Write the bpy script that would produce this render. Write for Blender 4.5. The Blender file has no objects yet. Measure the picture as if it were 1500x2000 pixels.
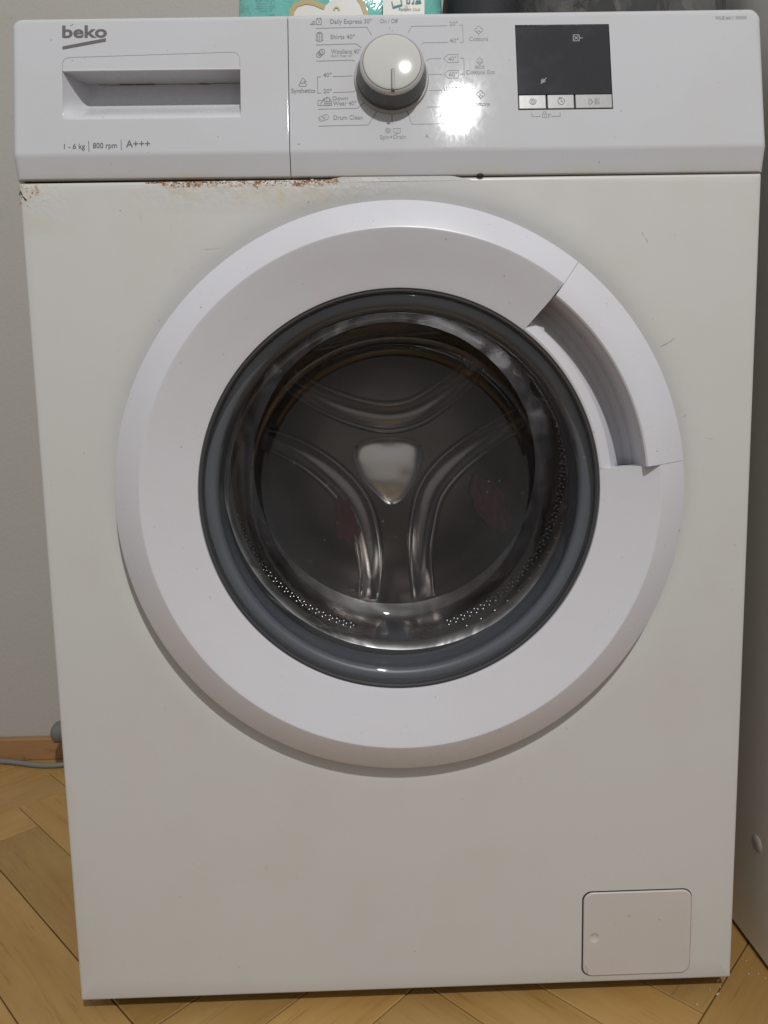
import bpy, bmesh, math, random
from mathutils import Vector, Matrix, Euler, noise
random.seed(7)
scene = bpy.context.scene
C = scene.collection
PI = math.pi
# ---------------------------------------------------------------- camera
F = 1400.0
CAM = Vector((-0.02508, -0.59912, 0.52572))
CROT = Euler((1.45355, 0.02087, -0.02189), 'XYZ')
cd = bpy.data.cameras.new('camera')
cam = bpy.data.objects.new('camera', cd); C.objects.link(cam)
cam.location = CAM; cam.rotation_euler = CROT
cd.sensor_fit = 'HORIZONTAL'; cd.sensor_width = 36.0; cd.lens = 36.0*F/1500.0
cd.clip_start = 0.02; cd.clip_end = 50
scene.camera = cam
CM = CROT.to_matrix()
# ---------------------------------------------------------------- light
W = bpy.data.worlds.new('World'); scene.world = W; W.use_nodes = True
nt = W.node_tree; nt.nodes.clear()
wo = nt.nodes.new('ShaderNodeOutputWorld'); bg = nt.nodes.new('ShaderNodeBackground')
tc = nt.nodes.new('ShaderNodeTexCoord'); sp = nt.nodes.new('ShaderNodeSeparateXYZ')
mr = nt.nodes.new('ShaderNodeMapRange'); cr = nt.nodes.new('ShaderNodeValToRGB')
nt.links.new(tc.outputs['Generated'], sp.inputs[0]); nt.links.new(sp.outputs[2], mr.inputs[0])
mr.inputs[1].default_value = -1; mr.inputs[2].default_value = 1
nt.links.new(mr.outputs[0], cr.inputs[0]); nt.links.new(cr.outputs[0], bg.inputs[0]); nt.links.new(bg.outputs[0], wo.inputs[0])
e = cr.color_ramp.elements
e[0].position = 0.30; e[0].color = (0.37, 0.33, 0.29, 1)
e[1].position = 1.0; e[1].color = (0.62, 0.63, 0.67, 1)
m_ = e.new(0.52); m_.color = (0.50, 0.495, 0.49, 1)
bg.inputs[1].default_value = 0.655
LAMP = Vector((0.345, -1.735, 2.50))
ld = bpy.data.lights.new('ceiling_lamp', 'AREA'); ld.shape = 'DISK'; ld.size = 0.105
ld.energy = 43.0; ld.color = (1.0, 0.975, 0.94)
lo = bpy.data.objects.new('ceiling_lamp', ld); C.objects.link(lo); lo.location = LAMP
lo.rotation_euler = (Vector((0.0, 0, 0.5))-LAMP).to_track_quat('-Z', 'Y').to_euler()
scene.view_settings.view_transform = 'Standard'; scene.view_settings.look = 'None'
scene.view_settings.exposure = 0.12; scene.view_settings.gamma = 1.0
scene.view_settings.use_curve_mapping = False

# ---------------------------------------------------------------- helpers
def ray(px, py):
    return CM @ Vector(((px-750)/F, -(py-1000)/F, -1.0))
def at(px, py, Y):
    d = ray(px, py); t = (Y-CAM.y)/d.y; return CAM+d*t
def atz(px, py, Z=0.0):
    d = ray(px, py); t = (Z-CAM.z)/d.z; return CAM+d*t
def link(name, me, mat=None, parent=None, smooth=False, label=None, kind=None):
    o = bpy.data.objects.new(name, me); C.objects.link(o)
    if mat is not None and len(me.materials) == 0: me.materials.append(mat)
    if smooth:
        me.shade_smooth()
    if parent is not None:
        o.parent = parent
        p = Matrix.Identity(4); q = parent
        o.matrix_parent_inverse = WORLD.get(parent.name, Matrix.Identity(4)).inverted()
    if label: o['label'] = label
    if kind: o['kind'] = kind
    return o
WORLD = {}
def thing(name, label, cat, loc, group=None):
    o = bpy.data.objects.new(name, None); C.objects.link(o); o.location = loc
    o.empty_display_size = 0.05
    o['label'] = label; o['category'] = cat
    if group: o['group'] = group
    WORLD[o.name] = Matrix.Translation(loc)
    return o
def mesh(verts, faces, name='m'):
    me = bpy.data.meshes.new(name); me.from_pydata([tuple(v) for v in verts], [], faces); me.update(); return me
def fix(me, sharp=None):
    bm = bmesh.new(); bm.from_mesh(me)
    bmesh.ops.remove_doubles(bm, verts=bm.verts, dist=1e-6)
    bmesh.ops.recalc_face_normals(bm, faces=bm.faces); bm.to_mesh(me); bm.free()
    return me
def sharp(me, deg=35):
    me.shade_smooth()
    try: me.set_sharp_from_angle(angle=math.radians(deg))
    except Exception: pass
    return me
def box_me(x0, x1, y0, y1, z0, z1, bev=0.0, seg=2):
    bm = bmesh.new(); bmesh.ops.create_cube(bm, size=1)
    for v in bm.verts:
        v.co = Vector((x0+(v.co.x+.5)*(x1-x0), y0+(v.co.y+.5)*(y1-y0), z0+(v.co.z+.5)*(z1-z0)))
    if bev: bmesh.ops.bevel(bm, geom=bm.edges[:], offset=bev, segments=seg, affect='EDGES', profile=0.5)
    me = bpy.data.meshes.new('box'); bm.to_mesh(me); bm.free()
    if bev and seg > 2: sharp(me, 50)
    return me
def loft(rings, closed=True, cap0=False, cap1=False):
    n = len(rings[0]); V = [v for r in rings for v in r]; Fc = []
    for i in range(len(rings)-1):
        for j in range(n if closed else n-1):
            k = (j+1) % n
            Fc.append((i*n+j, i*n+k, (i+1)*n+k, (i+1)*n+j))
    if cap0: Fc.append(tuple(range(n)))
    if cap1: Fc.append(tuple(range((len(rings)-1)*n, len(rings)*n)))
    return mesh(V, Fc)
def circ(cx, cz, r, y, n=192, a0=0.0, a1=2*PI, closed=True):
    m = n if closed else n+1
    return [Vector((cx+r*math.cos(a0+(a1-a0)*i/n), y, cz+r*math.sin(a0+(a1-a0)*i/n))) for i in range(m)]
def tube_me(path, rad, n=14, cap=True):
    rings = []
    up0 = Vector((0, 0, 1))
    for i, p in enumerate(path):
        a = path[max(0, i-1)]; b = path[min(len(path)-1, i+1)]
        t = (b-a).normalized()
        s = t.cross(up0)
        if s.length < 1e-4: s = t.cross(Vector((0, 1, 0)))
        s.normalize(); u = s.cross(t)
        r = rad[i] if isinstance(rad, (list, tuple)) else rad
        rings.append([p+(s*math.cos(2*PI*k/n)+u*math.sin(2*PI*k/n))*r for k in range(n)])
    me = loft(rings, True, cap, cap)
    fix(me); return sharp(me, 60)
def spline(pts, n=12):
    out = []
    P = [pts[0]]+list(pts)+[pts[-1]]
    for i in range(1, len(P)-2):
        for k in range(n):
            t = k/n
            a, b, c, d = P[i-1], P[i], P[i+1], P[i+2]
            out.append(0.5*((2*b)+(c-a)*t+(2*a-5*b+4*c-d)*t*t+(3*b-a-3*c+d)*t**3))
    out.append(pts[-1]); return out

# ---------------------------------------------------------------- materials
class M:
    def __init__(s, name, col, rough=0.5, metal=0.0, spec=0.5):
        s.m = bpy.data.materials.new(name); s.m.use_nodes = True
        s.t = s.m.node_tree; s.b = s.t.nodes['Principled BSDF']
        s.b.inputs['Base Color'].default_value = (*col, 1); s.b.inputs['Roughness'].default_value = rough
        s.b.inputs['Metallic'].default_value = metal; s.b.inputs['Specular IOR Level'].default_value = spec
        s.col = None; s.base = col
        s.co = s.t.nodes.new('ShaderNodeTexCoord').outputs['Object']
    def N(s, t): return s.t.nodes.new(t)
    def L(s, a, b): s.t.links.new(a, b)
    def noise(s, scale, detail=4, rough=0.55, stretch=None, dist=0.0, co=None):
        n = s.N('ShaderNodeTexNoise'); n.inputs['Scale'].default_value = scale
        n.inputs['Detail'].default_value = detail; n.inputs['Roughness'].default_value = rough
        n.inputs['Distortion'].default_value = dist
        src = co or s.co
        if stretch:
            mp = s.N('ShaderNodeMapping'); mp.inputs['Scale'].default_value = stretch
            s.L(src, mp.inputs[0]); src = mp.outputs[0]
        s.L(src, n.inputs[0]); return n.outputs[0]
    def mapr(s, v, a, b, c=0.0, d=1.0, smooth=False):
        n = s.N('ShaderNodeMapRange'); s.L(v, n.inputs[0])
        if smooth: n.interpolation_type = 'SMOOTHSTEP'
        for i, x in enumerate((a, b, c, d)): n.inputs[i+1].default_value = x
        return n.outputs[0]
    def math(s, op, a, b=None):
        n = s.N('ShaderNodeMath'); n.operation = op
        for i, x in enumerate((a, b)):
            if x is None: continue
            if isinstance(x, (int, float)): n.inputs[i].default_value = x
            else: s.L(x, n.inputs[i])
        return n.outputs[0]
    def mix(s, fac, colr):
        """mix present colour towards colr by fac socket"""
        n = s.N('ShaderNodeMix'); n.data_type = 'RGBA'
        if isinstance(fac, (int, float)): n.inputs[0].default_value = fac
        else: s.L(fac, n.inputs[0])
        if s.col is None: n.inputs[6].default_value = (*s.base, 1)
        else: s.L(s.col, n.inputs[6])
        if isinstance(colr, tuple): n.inputs[7].default_value = (*colr, 1)
        else: s.L(colr, n.inputs[7])
        s.col = n.outputs[2]; s.L(s.col, s.b.inputs['Base Color']); return s
    def bump(s, h, strength=0.2, dist=0.001):
        n = s.N('ShaderNodeBump'); n.inputs['Strength'].default_value = strength; n.inputs['Distance'].default_value = dist
        s.L(h, n.inputs['Height'])
        old = s.b.inputs['Normal'].links
        if old: s.L(old[0].from_socket, n.inputs['Normal'])
        s.L(n.outputs[0], s.b.inputs['Normal']); return s
    def rough(s, v): s.L(v, s.b.inputs['Roughness']); return s
    def band(s, axis, lo, hi, soft):
        sx = s.N('ShaderNodeSeparateXYZ'); s.L(s.co, sx.inputs[0]); v = sx.outputs[axis]
        a = s.mapr(v, lo-soft, lo+soft); b = s.mapr(v, hi-soft, hi+soft, 1.0, 0.0)
        return s.math('MULTIPLY', a, b)
def dirt(m, amount=0.5, tone=(0.42, 0.37, 0.27)):
    f = m.mapr(m.noise(9, 5, 0.62), 0.47, 0.74, 0.0, amount); m.mix(f, tone)
    # fine specks
    v = m.mapr(m.noise(240, 2, 0.5), 0.745, 0.78, 0.0, 0.55); m.mix(v, (0.16, 0.13, 0.10))
    v = m.mapr(m.noise(95, 3, 0.5), 0.775, 0.80, 0.0, 0.35); m.mix(v, (0.30, 0.27, 0.22))
    # hairline scratches
    a = m.noise(60, 2, 0.5, (6.0, 1.0, 0.35), 1.5); s1 = m.math('ABSOLUTE', m.math('SUBTRACT', a, 0.5))
    msk = m.mapr(m.noise(14, 2), 0.60, 0.72)
    s1 = m.math('MULTIPLY', m.mapr(s1, 0.0, 0.006, 0.35, 0.0), msk); m.mix(s1, (0.30, 0.29, 0.27))

white_pl = M('white_plastic', (0.53, 0.535, 0.565), 0.22, 0, 0.5)
dirt(white_pl, 0.10)
white_pl.rough(white_pl.mapr(white_pl.noise(45, 5, 0.7), 0.35, 0.75, 0.16, 0.36))
white_pl.bump(white_pl.noise(35, 3), 0.03, 0.001)

panel_m = M('glossy_panel_plastic', (0.492, 0.502, 0.528), 0.1, 0, 0.38)
dirt(panel_m, 0.16)
scr = panel_m.noise(120, 6, 0.75, (1.6, 1.0, 0.8), 0.8)
panel_m.rough(panel_m.mapr(scr, 0.40, 0.75, 0.034, 0.060))
panel_m.bump(scr, 0.010, 0.0003)
# yellowed lower rim
yb = panel_m.math('MULTIPLY', panel_m.band(2, 0.70, 0.729, 0.004), panel_m.mapr(panel_m.noise(22, 4), 0.42, 0.68, 0, 0.45)); panel_m.mix(yb, (0.50, 0.40, 0.22))

door_m = M('door_plastic', (0.580, 0.585, 0.628), 0.28, 0, 0.5)
dirt(door_m, 0.12, (0.50, 0.40, 0.36))
door_m.rough(door_m.mapr(door_m.noise(30, 4), 0.3, 0.7, 0.24, 0.40))

grey_ink = M('grey_print', (0.105, 0.105, 0.108), 0.45)
worn_ink = M('worn_print', (0.20, 0.20, 0.21), 0.45)
logo_ink = M('logo_print', (0.115, 0.11, 0.11), 0.35)
dark_gap = M('dark_gap', (0.02, 0.019, 0.018), 0.8)
wall_m = M('wall_paint', (0.395, 0.385, 0.355), 0.8)
wall_m.mix(wall_m.mapr(wall_m.noise(3, 4), 0.3, 0.8, 0, 0.35), (0.35, 0.34, 0.31)); wall_m.mix(wall_m.mapr(wall_m.noise(40, 4, .7), .60, .75, 0, .3), (0.30, 0.28, 0.24)); wall_m.bump(wall_m.noise(160, 4), 0.35, 0.0015)

def wood(name, col, dark, light):
    w = M(name, col, 0.38)
    oi = w.N('ShaderNodeObjectInfo')
    off = w.N('ShaderNodeVectorMath'); off.operation = 'ADD'
    sc = w.N('ShaderNodeMath'); sc.operation = 'MULTIPLY'; w.L(oi.outputs['Random'], sc.inputs[0]); sc.inputs[1].default_value = 37.0
    cb = w.N('ShaderNodeCombineXYZ'); w.L(sc.outputs[0], cb.inputs[0]); w.L(sc.outputs[0], cb.inputs[1])
    w.L(w.co, off.inputs[0]); w.L(cb.outputs[0], off.inputs[1]); co = off.outputs[0]
    g = w.noise(7, 6, 0.6, (1.0, 9.0, 1.0), 1.2, co)
    w.mix(w.mapr(g, 0.35, 0.72, 0, 0.75), dark)
    w.mix(w.mapr(w.noise(5, 3, 0.5, (1, 3, 1), 0, co), 0.45, 0.75, 0, 0.6), light)
    pores = w.noise(150, 3, 0.6, (0.10, 1.6, 1.0), 0, co)
    w.mix(w.mapr(pores, 0.60, 0.70, 0, 0.45), tuple(c*0.45 for c in dark))
    w.mix(w.mapr(w.noise(60, 2, 0.5, None, 0, co), 0.745, 0.77, 0, 0.6), tuple(c*0.35 for c in dark))
    hs = w.N('ShaderNodeHueSaturation'); w.L(w.col, hs.inputs['Color'])
    w.L(w.mapr(oi.outputs['Random'], 0, 1, 0.78, 1.14), hs.inputs['Value']); w.L(hs.outputs[0], w.b.inputs['Base Color'])
    w.rough(w.mapr(g, 0.3, 0.7, 0.30, 0.5)); w.bump(pores, 0.25, 0.0006)
    return w
oak = wood('oak_parquet', (0.385, 0.230, 0.074), (0.305, 0.168, 0.050), (0.435, 0.280, 0.105))
skirt_m = wood('skirting_wood', (0.34, 0.19, 0.085), (0.25, 0.12, 0.045), (0.38, 0.22, 0.10))

# painted steel with rust along the top seam
steel = M('painted_steel', (0.540, 0.545, 0.532), 0.36, 0, 0.5)
dirt(steel, 0.22, (0.47, 0.42, 0.36))
ZT = 0.015+0.70887
sx = steel.N('ShaderNodeSeparateXYZ'); steel.L(steel.co, sx.inputs[0])
depth = steel.math('SUBTRACT', ZT, sx.outputs[2])           # distance under the top edge
edge_n = steel.noise(38, 5, 0.7)
def patch(x0, x1, d0, soft=0.012):
    a = steel.mapr(sx.outputs[0], x0-soft, x0+soft); b = steel.mapr(sx.outputs[0], x1-soft, x1+soft, 1, 0)
    c = steel.mapr(depth, d0*0.4, d0*1.3, 1.0, 0.0)
    return steel.math('MULTIPLY', steel.math('MULTIPLY', a, b), c)
p_all = steel.math('ADD', patch(-0.185, -0.04, 0.0065), steel.math('MULTIPLY', patch(-0.31, -0.278, 0.015, 0.005), 0.52))
raw = steel.math('MULTIPLY', p_all, steel.mapr(edge_n, 0.36, 0.52))
halo = steel.math('MULTIPLY', steel.math('ADD', patch(-0.20, -0.03, 0.022, 0.02), patch(-0.31, -0.262, 0.034, 0.012)), steel.mapr(steel.noise(26, 4), 0.42, 0.66))
steel.mix(steel.math('MULTIPLY', halo, 0.45), (0.50, 0.39, 0.22))
steel.mix(steel.math('MULTIPLY', steel.mapr(raw, 0.22, 0.42), 0.75), (0.56, 0.54, 0.50))
grain = steel.noise(150, 6, 0.8)
steel.mix(steel.math('MULTIPLY', steel.mapr(raw, 0.30, 0.50), steel.mapr(grain, 0.49, 0.55, 0, 0.8)), (0.33, 0.175, 0.075))
steel.mix(steel.math('MULTIPLY', steel.mapr(raw, 0.42, 0.62), steel.mapr(steel.noise(170, 5, 0.75), 0.53, 0.57, 0, 0.9)), (0.16, 0.068, 0.040))
# yellow drip
vd = steel.N('ShaderNodeVectorMath'); vd.operation = 'SUBTRACT'; steel.L(steel.co, vd.inputs[0])
dp = at(548, 383, 0.0); vd.inputs[1].default_value = (dp.x, dp.y, dp.z)
vs = steel.N('ShaderNodeVectorMath'); vs.operation = 'MULTIPLY'; steel.L(vd.outputs[0], vs.inputs[0]); vs.inputs[1].default_value = (1.0, 0.0, 0.42)
vl = steel.N('ShaderNodeVectorMath'); vl.operation = 'LENGTH'; steel.L(vs.outputs[0], vl.inputs[0])
steel.mix(steel.mapr(steel.math('ADD', vl.outputs['Value'], steel.math('MULTIPLY', edge_n, 0.003)), 0.0028, 0.0062, 0.5, 0), (0.50, 0.46, 0.24))
steel.bump(grain, 0.0, 0.0)
bl = steel.N('ShaderNodeBump'); bl.inputs['Distance'].default_value = 0.0016
bl.inputs['Strength'].default_value = 0.6
blist = steel.math('MULTIPLY', steel.math('ADD', patch(-0.20, 0.01, 0.020, 0.03), patch(-0.31, -0.262, 0.030, 0.012)), steel.noise(130, 4, 0.6))
steel.L(blist, bl.inputs['Height']); steel.L(bl.outputs[0], steel.b.inputs['Normal'])
steel.bump(steel.noise(18, 2), 0.05, 0.002); steel.bump(steel.noise(650, 2), 0.05, 0.0003)
steel.rough(steel.mapr(steel.noise(25, 4), 0.3, 0.7, 0.30, 0.44))

knob_grey = M('knob_grey', (0.090, 0.091, 0.093), 0.32, 0.2)
knob_rim = M('knob_rim_silver', (0.50, 0.50, 0.50), 0.28, 0.3)
knob_cap_m = M('knob_cap_white', (0.50, 0.505, 0.485), 0.07)
knob_cap_m.mix(knob_cap_m.mapr(knob_cap_m.noise(60, 4), 0.5, 0.8, 0, 0.25), (0.46, 0.45, 0.40))
collar_m = M('collar_grey', (0.36, 0.36, 0.35), 0.5, 0.0, 0.3)
disp_m = M('display_black', (0.030, 0.030, 0.034), 0.06, 0, 0.35)
disp_m.mix(disp_m.mapr(disp_m.noise(55, 5), 0.5, 0.8, 0, 0.25), (0.08, 0.08, 0.09))
disp_ink = M('display_ink', (0.30, 0.30, 0.31), 0.5)
btn_m = M('button_silver', (0.33, 0.335, 0.335), 0.30, 0.0, 0.35)
btn_m.bump(btn_m.noise(260, 3), 0.1, 0.0004)
btn_ink = M('button_print', (0.07, 0.07, 0.07), 0.5)
rubber = M('grey_rubber', (0.078, 0.085, 0.100), 0.40)
rubber.mix(rubber.mapr(rubber.noise(20, 4), 0.45, 0.75, 0, 0.5), (0.095, 0.097, 0.104))
rim_dark = M('dark_trim', (0.045, 0.046, 0.05), 0.3)
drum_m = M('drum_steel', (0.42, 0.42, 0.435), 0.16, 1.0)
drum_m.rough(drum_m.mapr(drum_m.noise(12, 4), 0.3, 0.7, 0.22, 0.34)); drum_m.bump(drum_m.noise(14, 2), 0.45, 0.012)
plate_m = M('drum_back_steel', (0.082, 0.062, 0.051), 0.26, 1.0)  # dark brown of the reflected room is put into the plate's colour
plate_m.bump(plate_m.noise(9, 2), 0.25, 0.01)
ridge_m = M('ridge_steel', (0.22, 0.19, 0.17), 0.27, 1.0)
hub_m = M('hub_steel', (0.60, 0.55, 0.50), 0.22, 1.0)  # same steel as the plate, lightened to imitate a bright reflection
hub_m.bump(hub_m.noise(26, 1), 0.45, 0.004)
hole_m = M('hole_dark', (0.015, 0.015, 0.016), 0.5)
dimple_m = M('dimple_steel', (0.20, 0.20, 0.205), 0.24, 1.0)
paddle_m = M('paddle_plastic', (0.055, 0.060, 0.072), 0.30)
red_m = M('red_reflection_tint', (0.125, 0.034, 0.034), 0.85); red_m.bump(red_m.noise(300, 3), 0.4, 0.001)  # tint for the red reflections added in the drum
pale_m = M('pale_cloth', (0.10, 0.095, 0.085), 0.85)

glass = bpy.data.materials.new('door_glass'); glass.use_nodes = True
g = glass.node_tree; g.nodes.clear()
go = g.nodes.new('ShaderNodeOutputMaterial'); tr = g.nodes.new('ShaderNodeBsdfTransparent'); tr.inputs[0].default_value = (0.93, 0.945, 0.96, 1)
gl = g.nodes.new('ShaderNodeBsdfGlossy'); gl.inputs['Roughness'].default_value = 0.015; gl.inputs[0].default_value = (1, 1, 1, 1)
df = g.nodes.new('ShaderNodeBsdfDiffuse'); df.inputs[0].default_value = (0.40, 0.42, 0.46, 1)
geo = g.nodes.new('ShaderNodeNewGeometry'); dt = g.nodes.new('ShaderNodeVectorMath'); dt.operation = 'DOT_PRODUCT'
g.links.new(geo.outputs['Incoming'], dt.inputs[0]); g.links.new(geo.outputs['Normal'], dt.inputs[1])
def gmath(op, a, b=None):
    n_ = g.nodes.new('ShaderNodeMath'); n_.operation = op
    for i_, x_ in enumerate((a, b)):
        if x_ is None: continue
        if isinstance(x_, (int, float)): n_.inputs[i_].default_value = x_
        else: g.links.new(x_, n_.inputs[i_])
    return n_.outputs[0]
schlick = gmath('ADD', gmath('MULTIPLY', gmath('POWER', gmath('SUBTRACT', 1.0, gmath('ABSOLUTE', dt.outputs['Value'])), 5.0), 0.96), 0.04)
fm = g.nodes.new('ShaderNodeMath'); fm.operation = 'MULTIPLY'; fm.inputs[1].default_value = 1.0; fm.use_clamp = True
gtc = g.nodes.new('ShaderNodeTexCoord'); gn = g.nodes.new('ShaderNodeTexNoise'); gn.inputs['Scale'].default_value = 14; gn.inputs['Detail'].default_value = 5
gm = g.nodes.new('ShaderNodeMapRange'); gm.inputs[1].default_value = 0.35; gm.inputs[2].default_value = 0.8; gm.inputs[3].default_value = 0.006; gm.inputs[4].default_value = 0.035
m1 = g.nodes.new('ShaderNodeMixShader'); m2 = g.nodes.new('ShaderNodeMixShader')
gb = g.nodes.new('ShaderNodeBump'); gb.inputs['Strength'].default_value = 0.25; gb.inputs['Distance'].default_value = 0.004
gn2 = g.nodes.new('ShaderNodeTexNoise'); gn2.inputs['Scale'].default_value = 11; gn2.inputs['Detail'].default_value = 1
g.links.new(gtc.outputs['Object'], gn2.inputs[0]); g.links.new(gn2.outputs[0], gb.inputs['Height']); g.links.new(gb.outputs[0], gl.inputs['Normal'])
g.links.new(gtc.outputs['Object'], gn.inputs[0]); g.links.new(gn.outputs[0], gm.inputs[0])
gs = g.nodes.new('ShaderNodeTexNoise'); gs.inputs['Scale'].default_value = 190; gs.inputs['Detail'].default_value = 3
gsm = g.nodes.new('ShaderNodeMapRange'); gsm.inputs[1].default_value = 0.70; gsm.inputs[2].default_value = 0.76; gsm.inputs[4].default_value = 0.28
g.links.new(gtc.outputs['Object'], gs.inputs[0]); g.links.new(gs.outputs[0], gsm.inputs[0])
gad = g.nodes.new('ShaderNodeMath'); gad.operation = 'ADD'; g.links.new(gm.outputs[0], gad.inputs[0]); g.links.new(gsm.outputs[0], gad.inputs[1])
g.links.new(gad.outputs[0], m1.inputs[0]); g.links.new(tr.outputs[0], m1.inputs[1]); g.links.new(df.outputs[0], m1.inputs[2])
g.links.new(schlick, fm.inputs[0]); g.links.new(fm.outputs[0], m2.inputs[0]); g.links.new(m1.outputs[0], m2.inputs[1]); g.links.new(gl.outputs[0], m2.inputs[2])
g.links.new(m2.outputs[0], go.inputs[0])
class _G: pass
def mm(x): return x.m if isinstance(x, M) else x

# ---------------------------------------------------------------- room
WALL_Y = 0.538
floor = link('floor', box_me(-1.5, 1.2, -1.6, WALL_Y+0.10, -0.05, -0.0135), dark_gap.m); floor['kind'] = 'structure'
wall = link('wall', box_me(-1.8, 1.4, WALL_Y, WALL_Y+0.1, -0.05, 2.6), wall_m.m); wall['kind'] = 'structure'
sk = box_me(-1.8, 0.34, WALL_Y-0.014, WALL_Y-0.0005, 0.0, 0.0365, 0.002)
link('skirting_board', sk, skirt_m.m, wall)
Wd = 0.0705; U0 = -0.182; V0 = 0.201; NL = 5; r2 = math.sqrt(2)
def plank_mesh(L):
    me = box_me(-L/2+.0005, L/2-.0005, -Wd/2+.0005, Wd/2-.0005, -0.0135, 0.0, 0.0009, 1); return me
plank_me = plank_mesh(NL*Wd); plank_me.materials.append(oak.m)
for q in range(-30, 24):
    for p in range(-34, 24):
        t = (p+q+11) % (2*NL)
        if t == 0: A = True
        elif t == NL: A = False   # column p: B plank whose bottom cell is this one
        else: continue
        if A:
            u = U0+(q+.5)*Wd; v = V0+(p+NL/2)*Wd; ang = -PI/4
        else:
            u = U0+(q+NL/2)*Wd; v = V0+(p+.5)*Wd; ang = PI/4
        x = (u+v)/r2; y = (u-v)/r2
        if not (-1.02 < x < 0.62 and -0.85 < y < WALL_Y+0.08): continue
        if -0.13 < x < 0.16 and 0.14 < y < 0.42: pass
        o = bpy.data.objects.new('plank', plank_me); C.objects.link(o); o.parent = floor
        o.location = (x, y, random.uniform(-0.0003, 0.0003)); o.rotation_euler = (0, 0, ang+(PI if random.random() < .5 else 0))

# white cupboard at the right, its side facing the machine
CX = 0.3463
cup = thing('cupboard', 'tall grey white cupboard side standing against the right of the washing machine', 'cupboard', (CX+0.25, 0.25, 0))
cup_m = M('cupboard_laminate', (0.84, 0.82, 0.77), 0.42); cup_m.bump(cup_m.noise(400, 2), 0.06, 0.0003)
link('side_panel', box_me(CX, CX+0.018, -0.03, WALL_Y-0.002, 0.004, 1.95, 0.0008, 1), cup_m.m, cup)
link('cabinet_box', box_me(CX+0.0185, CX+0.5, -0.01, WALL_Y-0.003, 0.03, 1.94, 0.001, 1), cup_m.m, cup)
link('cupboard_door', box_me(CX+0.0005, CX+0.5, -0.05, -0.032, 0.04, 1.93, 0.002, 1), cup_m.m, cup)
cap_c = Vector((CX, 0.0524, 0.1132))
rr = [[cap_c+Vector((dx, math.cos(a)*r, math.sin(a)*r)) for a in [2*PI*i/28 for i in range(28)]] for r, dx in ((0.0085, 0.0005), (0.0085, -0.0006), (0.0072, -0.0016), (0.004, -0.0021), (0.0005, -0.0022))]
cap_m = M('cap_white', (0.42, 0.42, 0.39), 0.4)
link('screw_cap', sharp(fix(loft(rr, True, True, True)), 50), cap_m.m, cup)

# ---------------------------------------------------------------- washing machine
wm = thing('washing_machine', 'white front loading washing machine with round porthole door and rust along the panel seam', 'washing machine', (0.0, 0.22, 0.0))
HX = 0.2975; ZB = 0.015
DC = (0.00130, 0.46835)      # door centre (x, z)
KD = (0.587)/F               # metres per photo pixel at the door's outer edge
RO = 0.2358
# --- body front with dished ring round the door, hole in the middle
def rect_hit(a, x0, x1, z0, z1, c):
    dx, dz = math.cos(a), math.sin(a); t = 1e9
    if dx > 1e-9: t = min(t, (x1-c[0])/dx)
    if dx < -1e-9: t = min(t, (x0-c[0])/dx)
    if dz > 1e-9: t = min(t, (z1-c[1])/dz)
    if dz < -1e-9: t = min(t, (z0-c[1])/dz)
    return t
def rrect(x0, x1, z0, z1, rad, n=8):
    P = []
    for (cx, cz, a0) in ((x1-rad, z1-rad, 0), (x0+rad, z1-rad, PI/2), (x0+rad, z0+rad, PI), (x1-rad, z0+rad, 1.5*PI)):
        for i in range(n+1): a = a0+PI/2*i/n; P.append((cx+rad*math.cos(a), cz+rad*math.sin(a)))
    return P
def densify(P, step):
    out = []
    for i in range(len(P)):
        a, b = P[i], P[(i+1) % len(P)]; L = math.dist(a, b); n = max(1, int(L/step))
        for k in range(n): out.append((a[0]+(b[0]-a[0])*k/n, a[1]+(b[1]-a[1])*k/n))
    return out
outer = densify(rrect(-HX, HX, ZB, ZT, 0.004, 6), 0.006)
def toward(P, d):   # inset polygon slightly
    x0, x1, z0, z1 = -HX+d, HX-d, ZB+d, ZT-d
    return [(min(max(x, x0), x1), min(max(z, z0), z1)) for x, z in P]
rings = []
dish = [(0.2262, 0.0066), (0.2275, 0.0065), (0.229, 0.0062), (RO+0.001, 0.0046), (RO+0.004, 0.0034), (RO+0.008, 0.0018), (RO+0.012, 0.0008), (RO+0.017, 0.0002), (RO+0.0242, 0.0)]
ang = [math.atan2(z-DC[1], x-DC[0]) for x, z in outer]
for r, y in dish:
    rings.append([Vector((DC[0]+r*math.cos(a), y, DC[1]+r*math.sin(a))) for a in ang])
ins = toward(outer, 0.003)
rd = RO+0.0242
for k in range(1, 15):
    f = k/14
    rings.append([Vector((DC[0]+rd*math.cos(a)+(x-DC[0]-rd*math.cos(a))*f, 0, DC[1]+rd*math.sin(a)+(z-DC[1]-rd*math.sin(a))*f)) for a, (x, z) in zip(ang, ins)])
for d, y in ((0.0018, 0.0003), (0.0008, 0.0010), (0.0002, 0.0020), (0.0, 0.0035), (0.0, 0.030), (0.0, 0.44)):
    rings.append([Vector((x, y, z)) for x, z in toward(outer, d)])
body_me = loft(rings, True, False, True); fix(body_me)
body = link('cabinet', sharp(body_me, 40), steel.m, wm)
top_m = M('worktop_white', (0.52, 0.52, 0.50), 0.4)
link('top_cover', box_me(-HX+0.001, HX-0.001, 0.032, 0.45, ZT+0.001, 0.8495, 0.004), top_m.m, wm)
for fx in (-0.25, 0.25):
    for fy in (0.05, 0.40):
        rr = [[Vector((fx+r*math.cos(a), fy+r*math.sin(a), z)) for a in [2*PI*i/20 for i in range(20)]] for r, z in ((0.018, 0.0), (0.02, 0.003), (0.02, 0.010), (0.012, 0.011), (0.012, 0.016))]
        link('foot', sharp(fix(loft(rr, True, True, True)), 50), dark_gap.m, wm)

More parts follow.
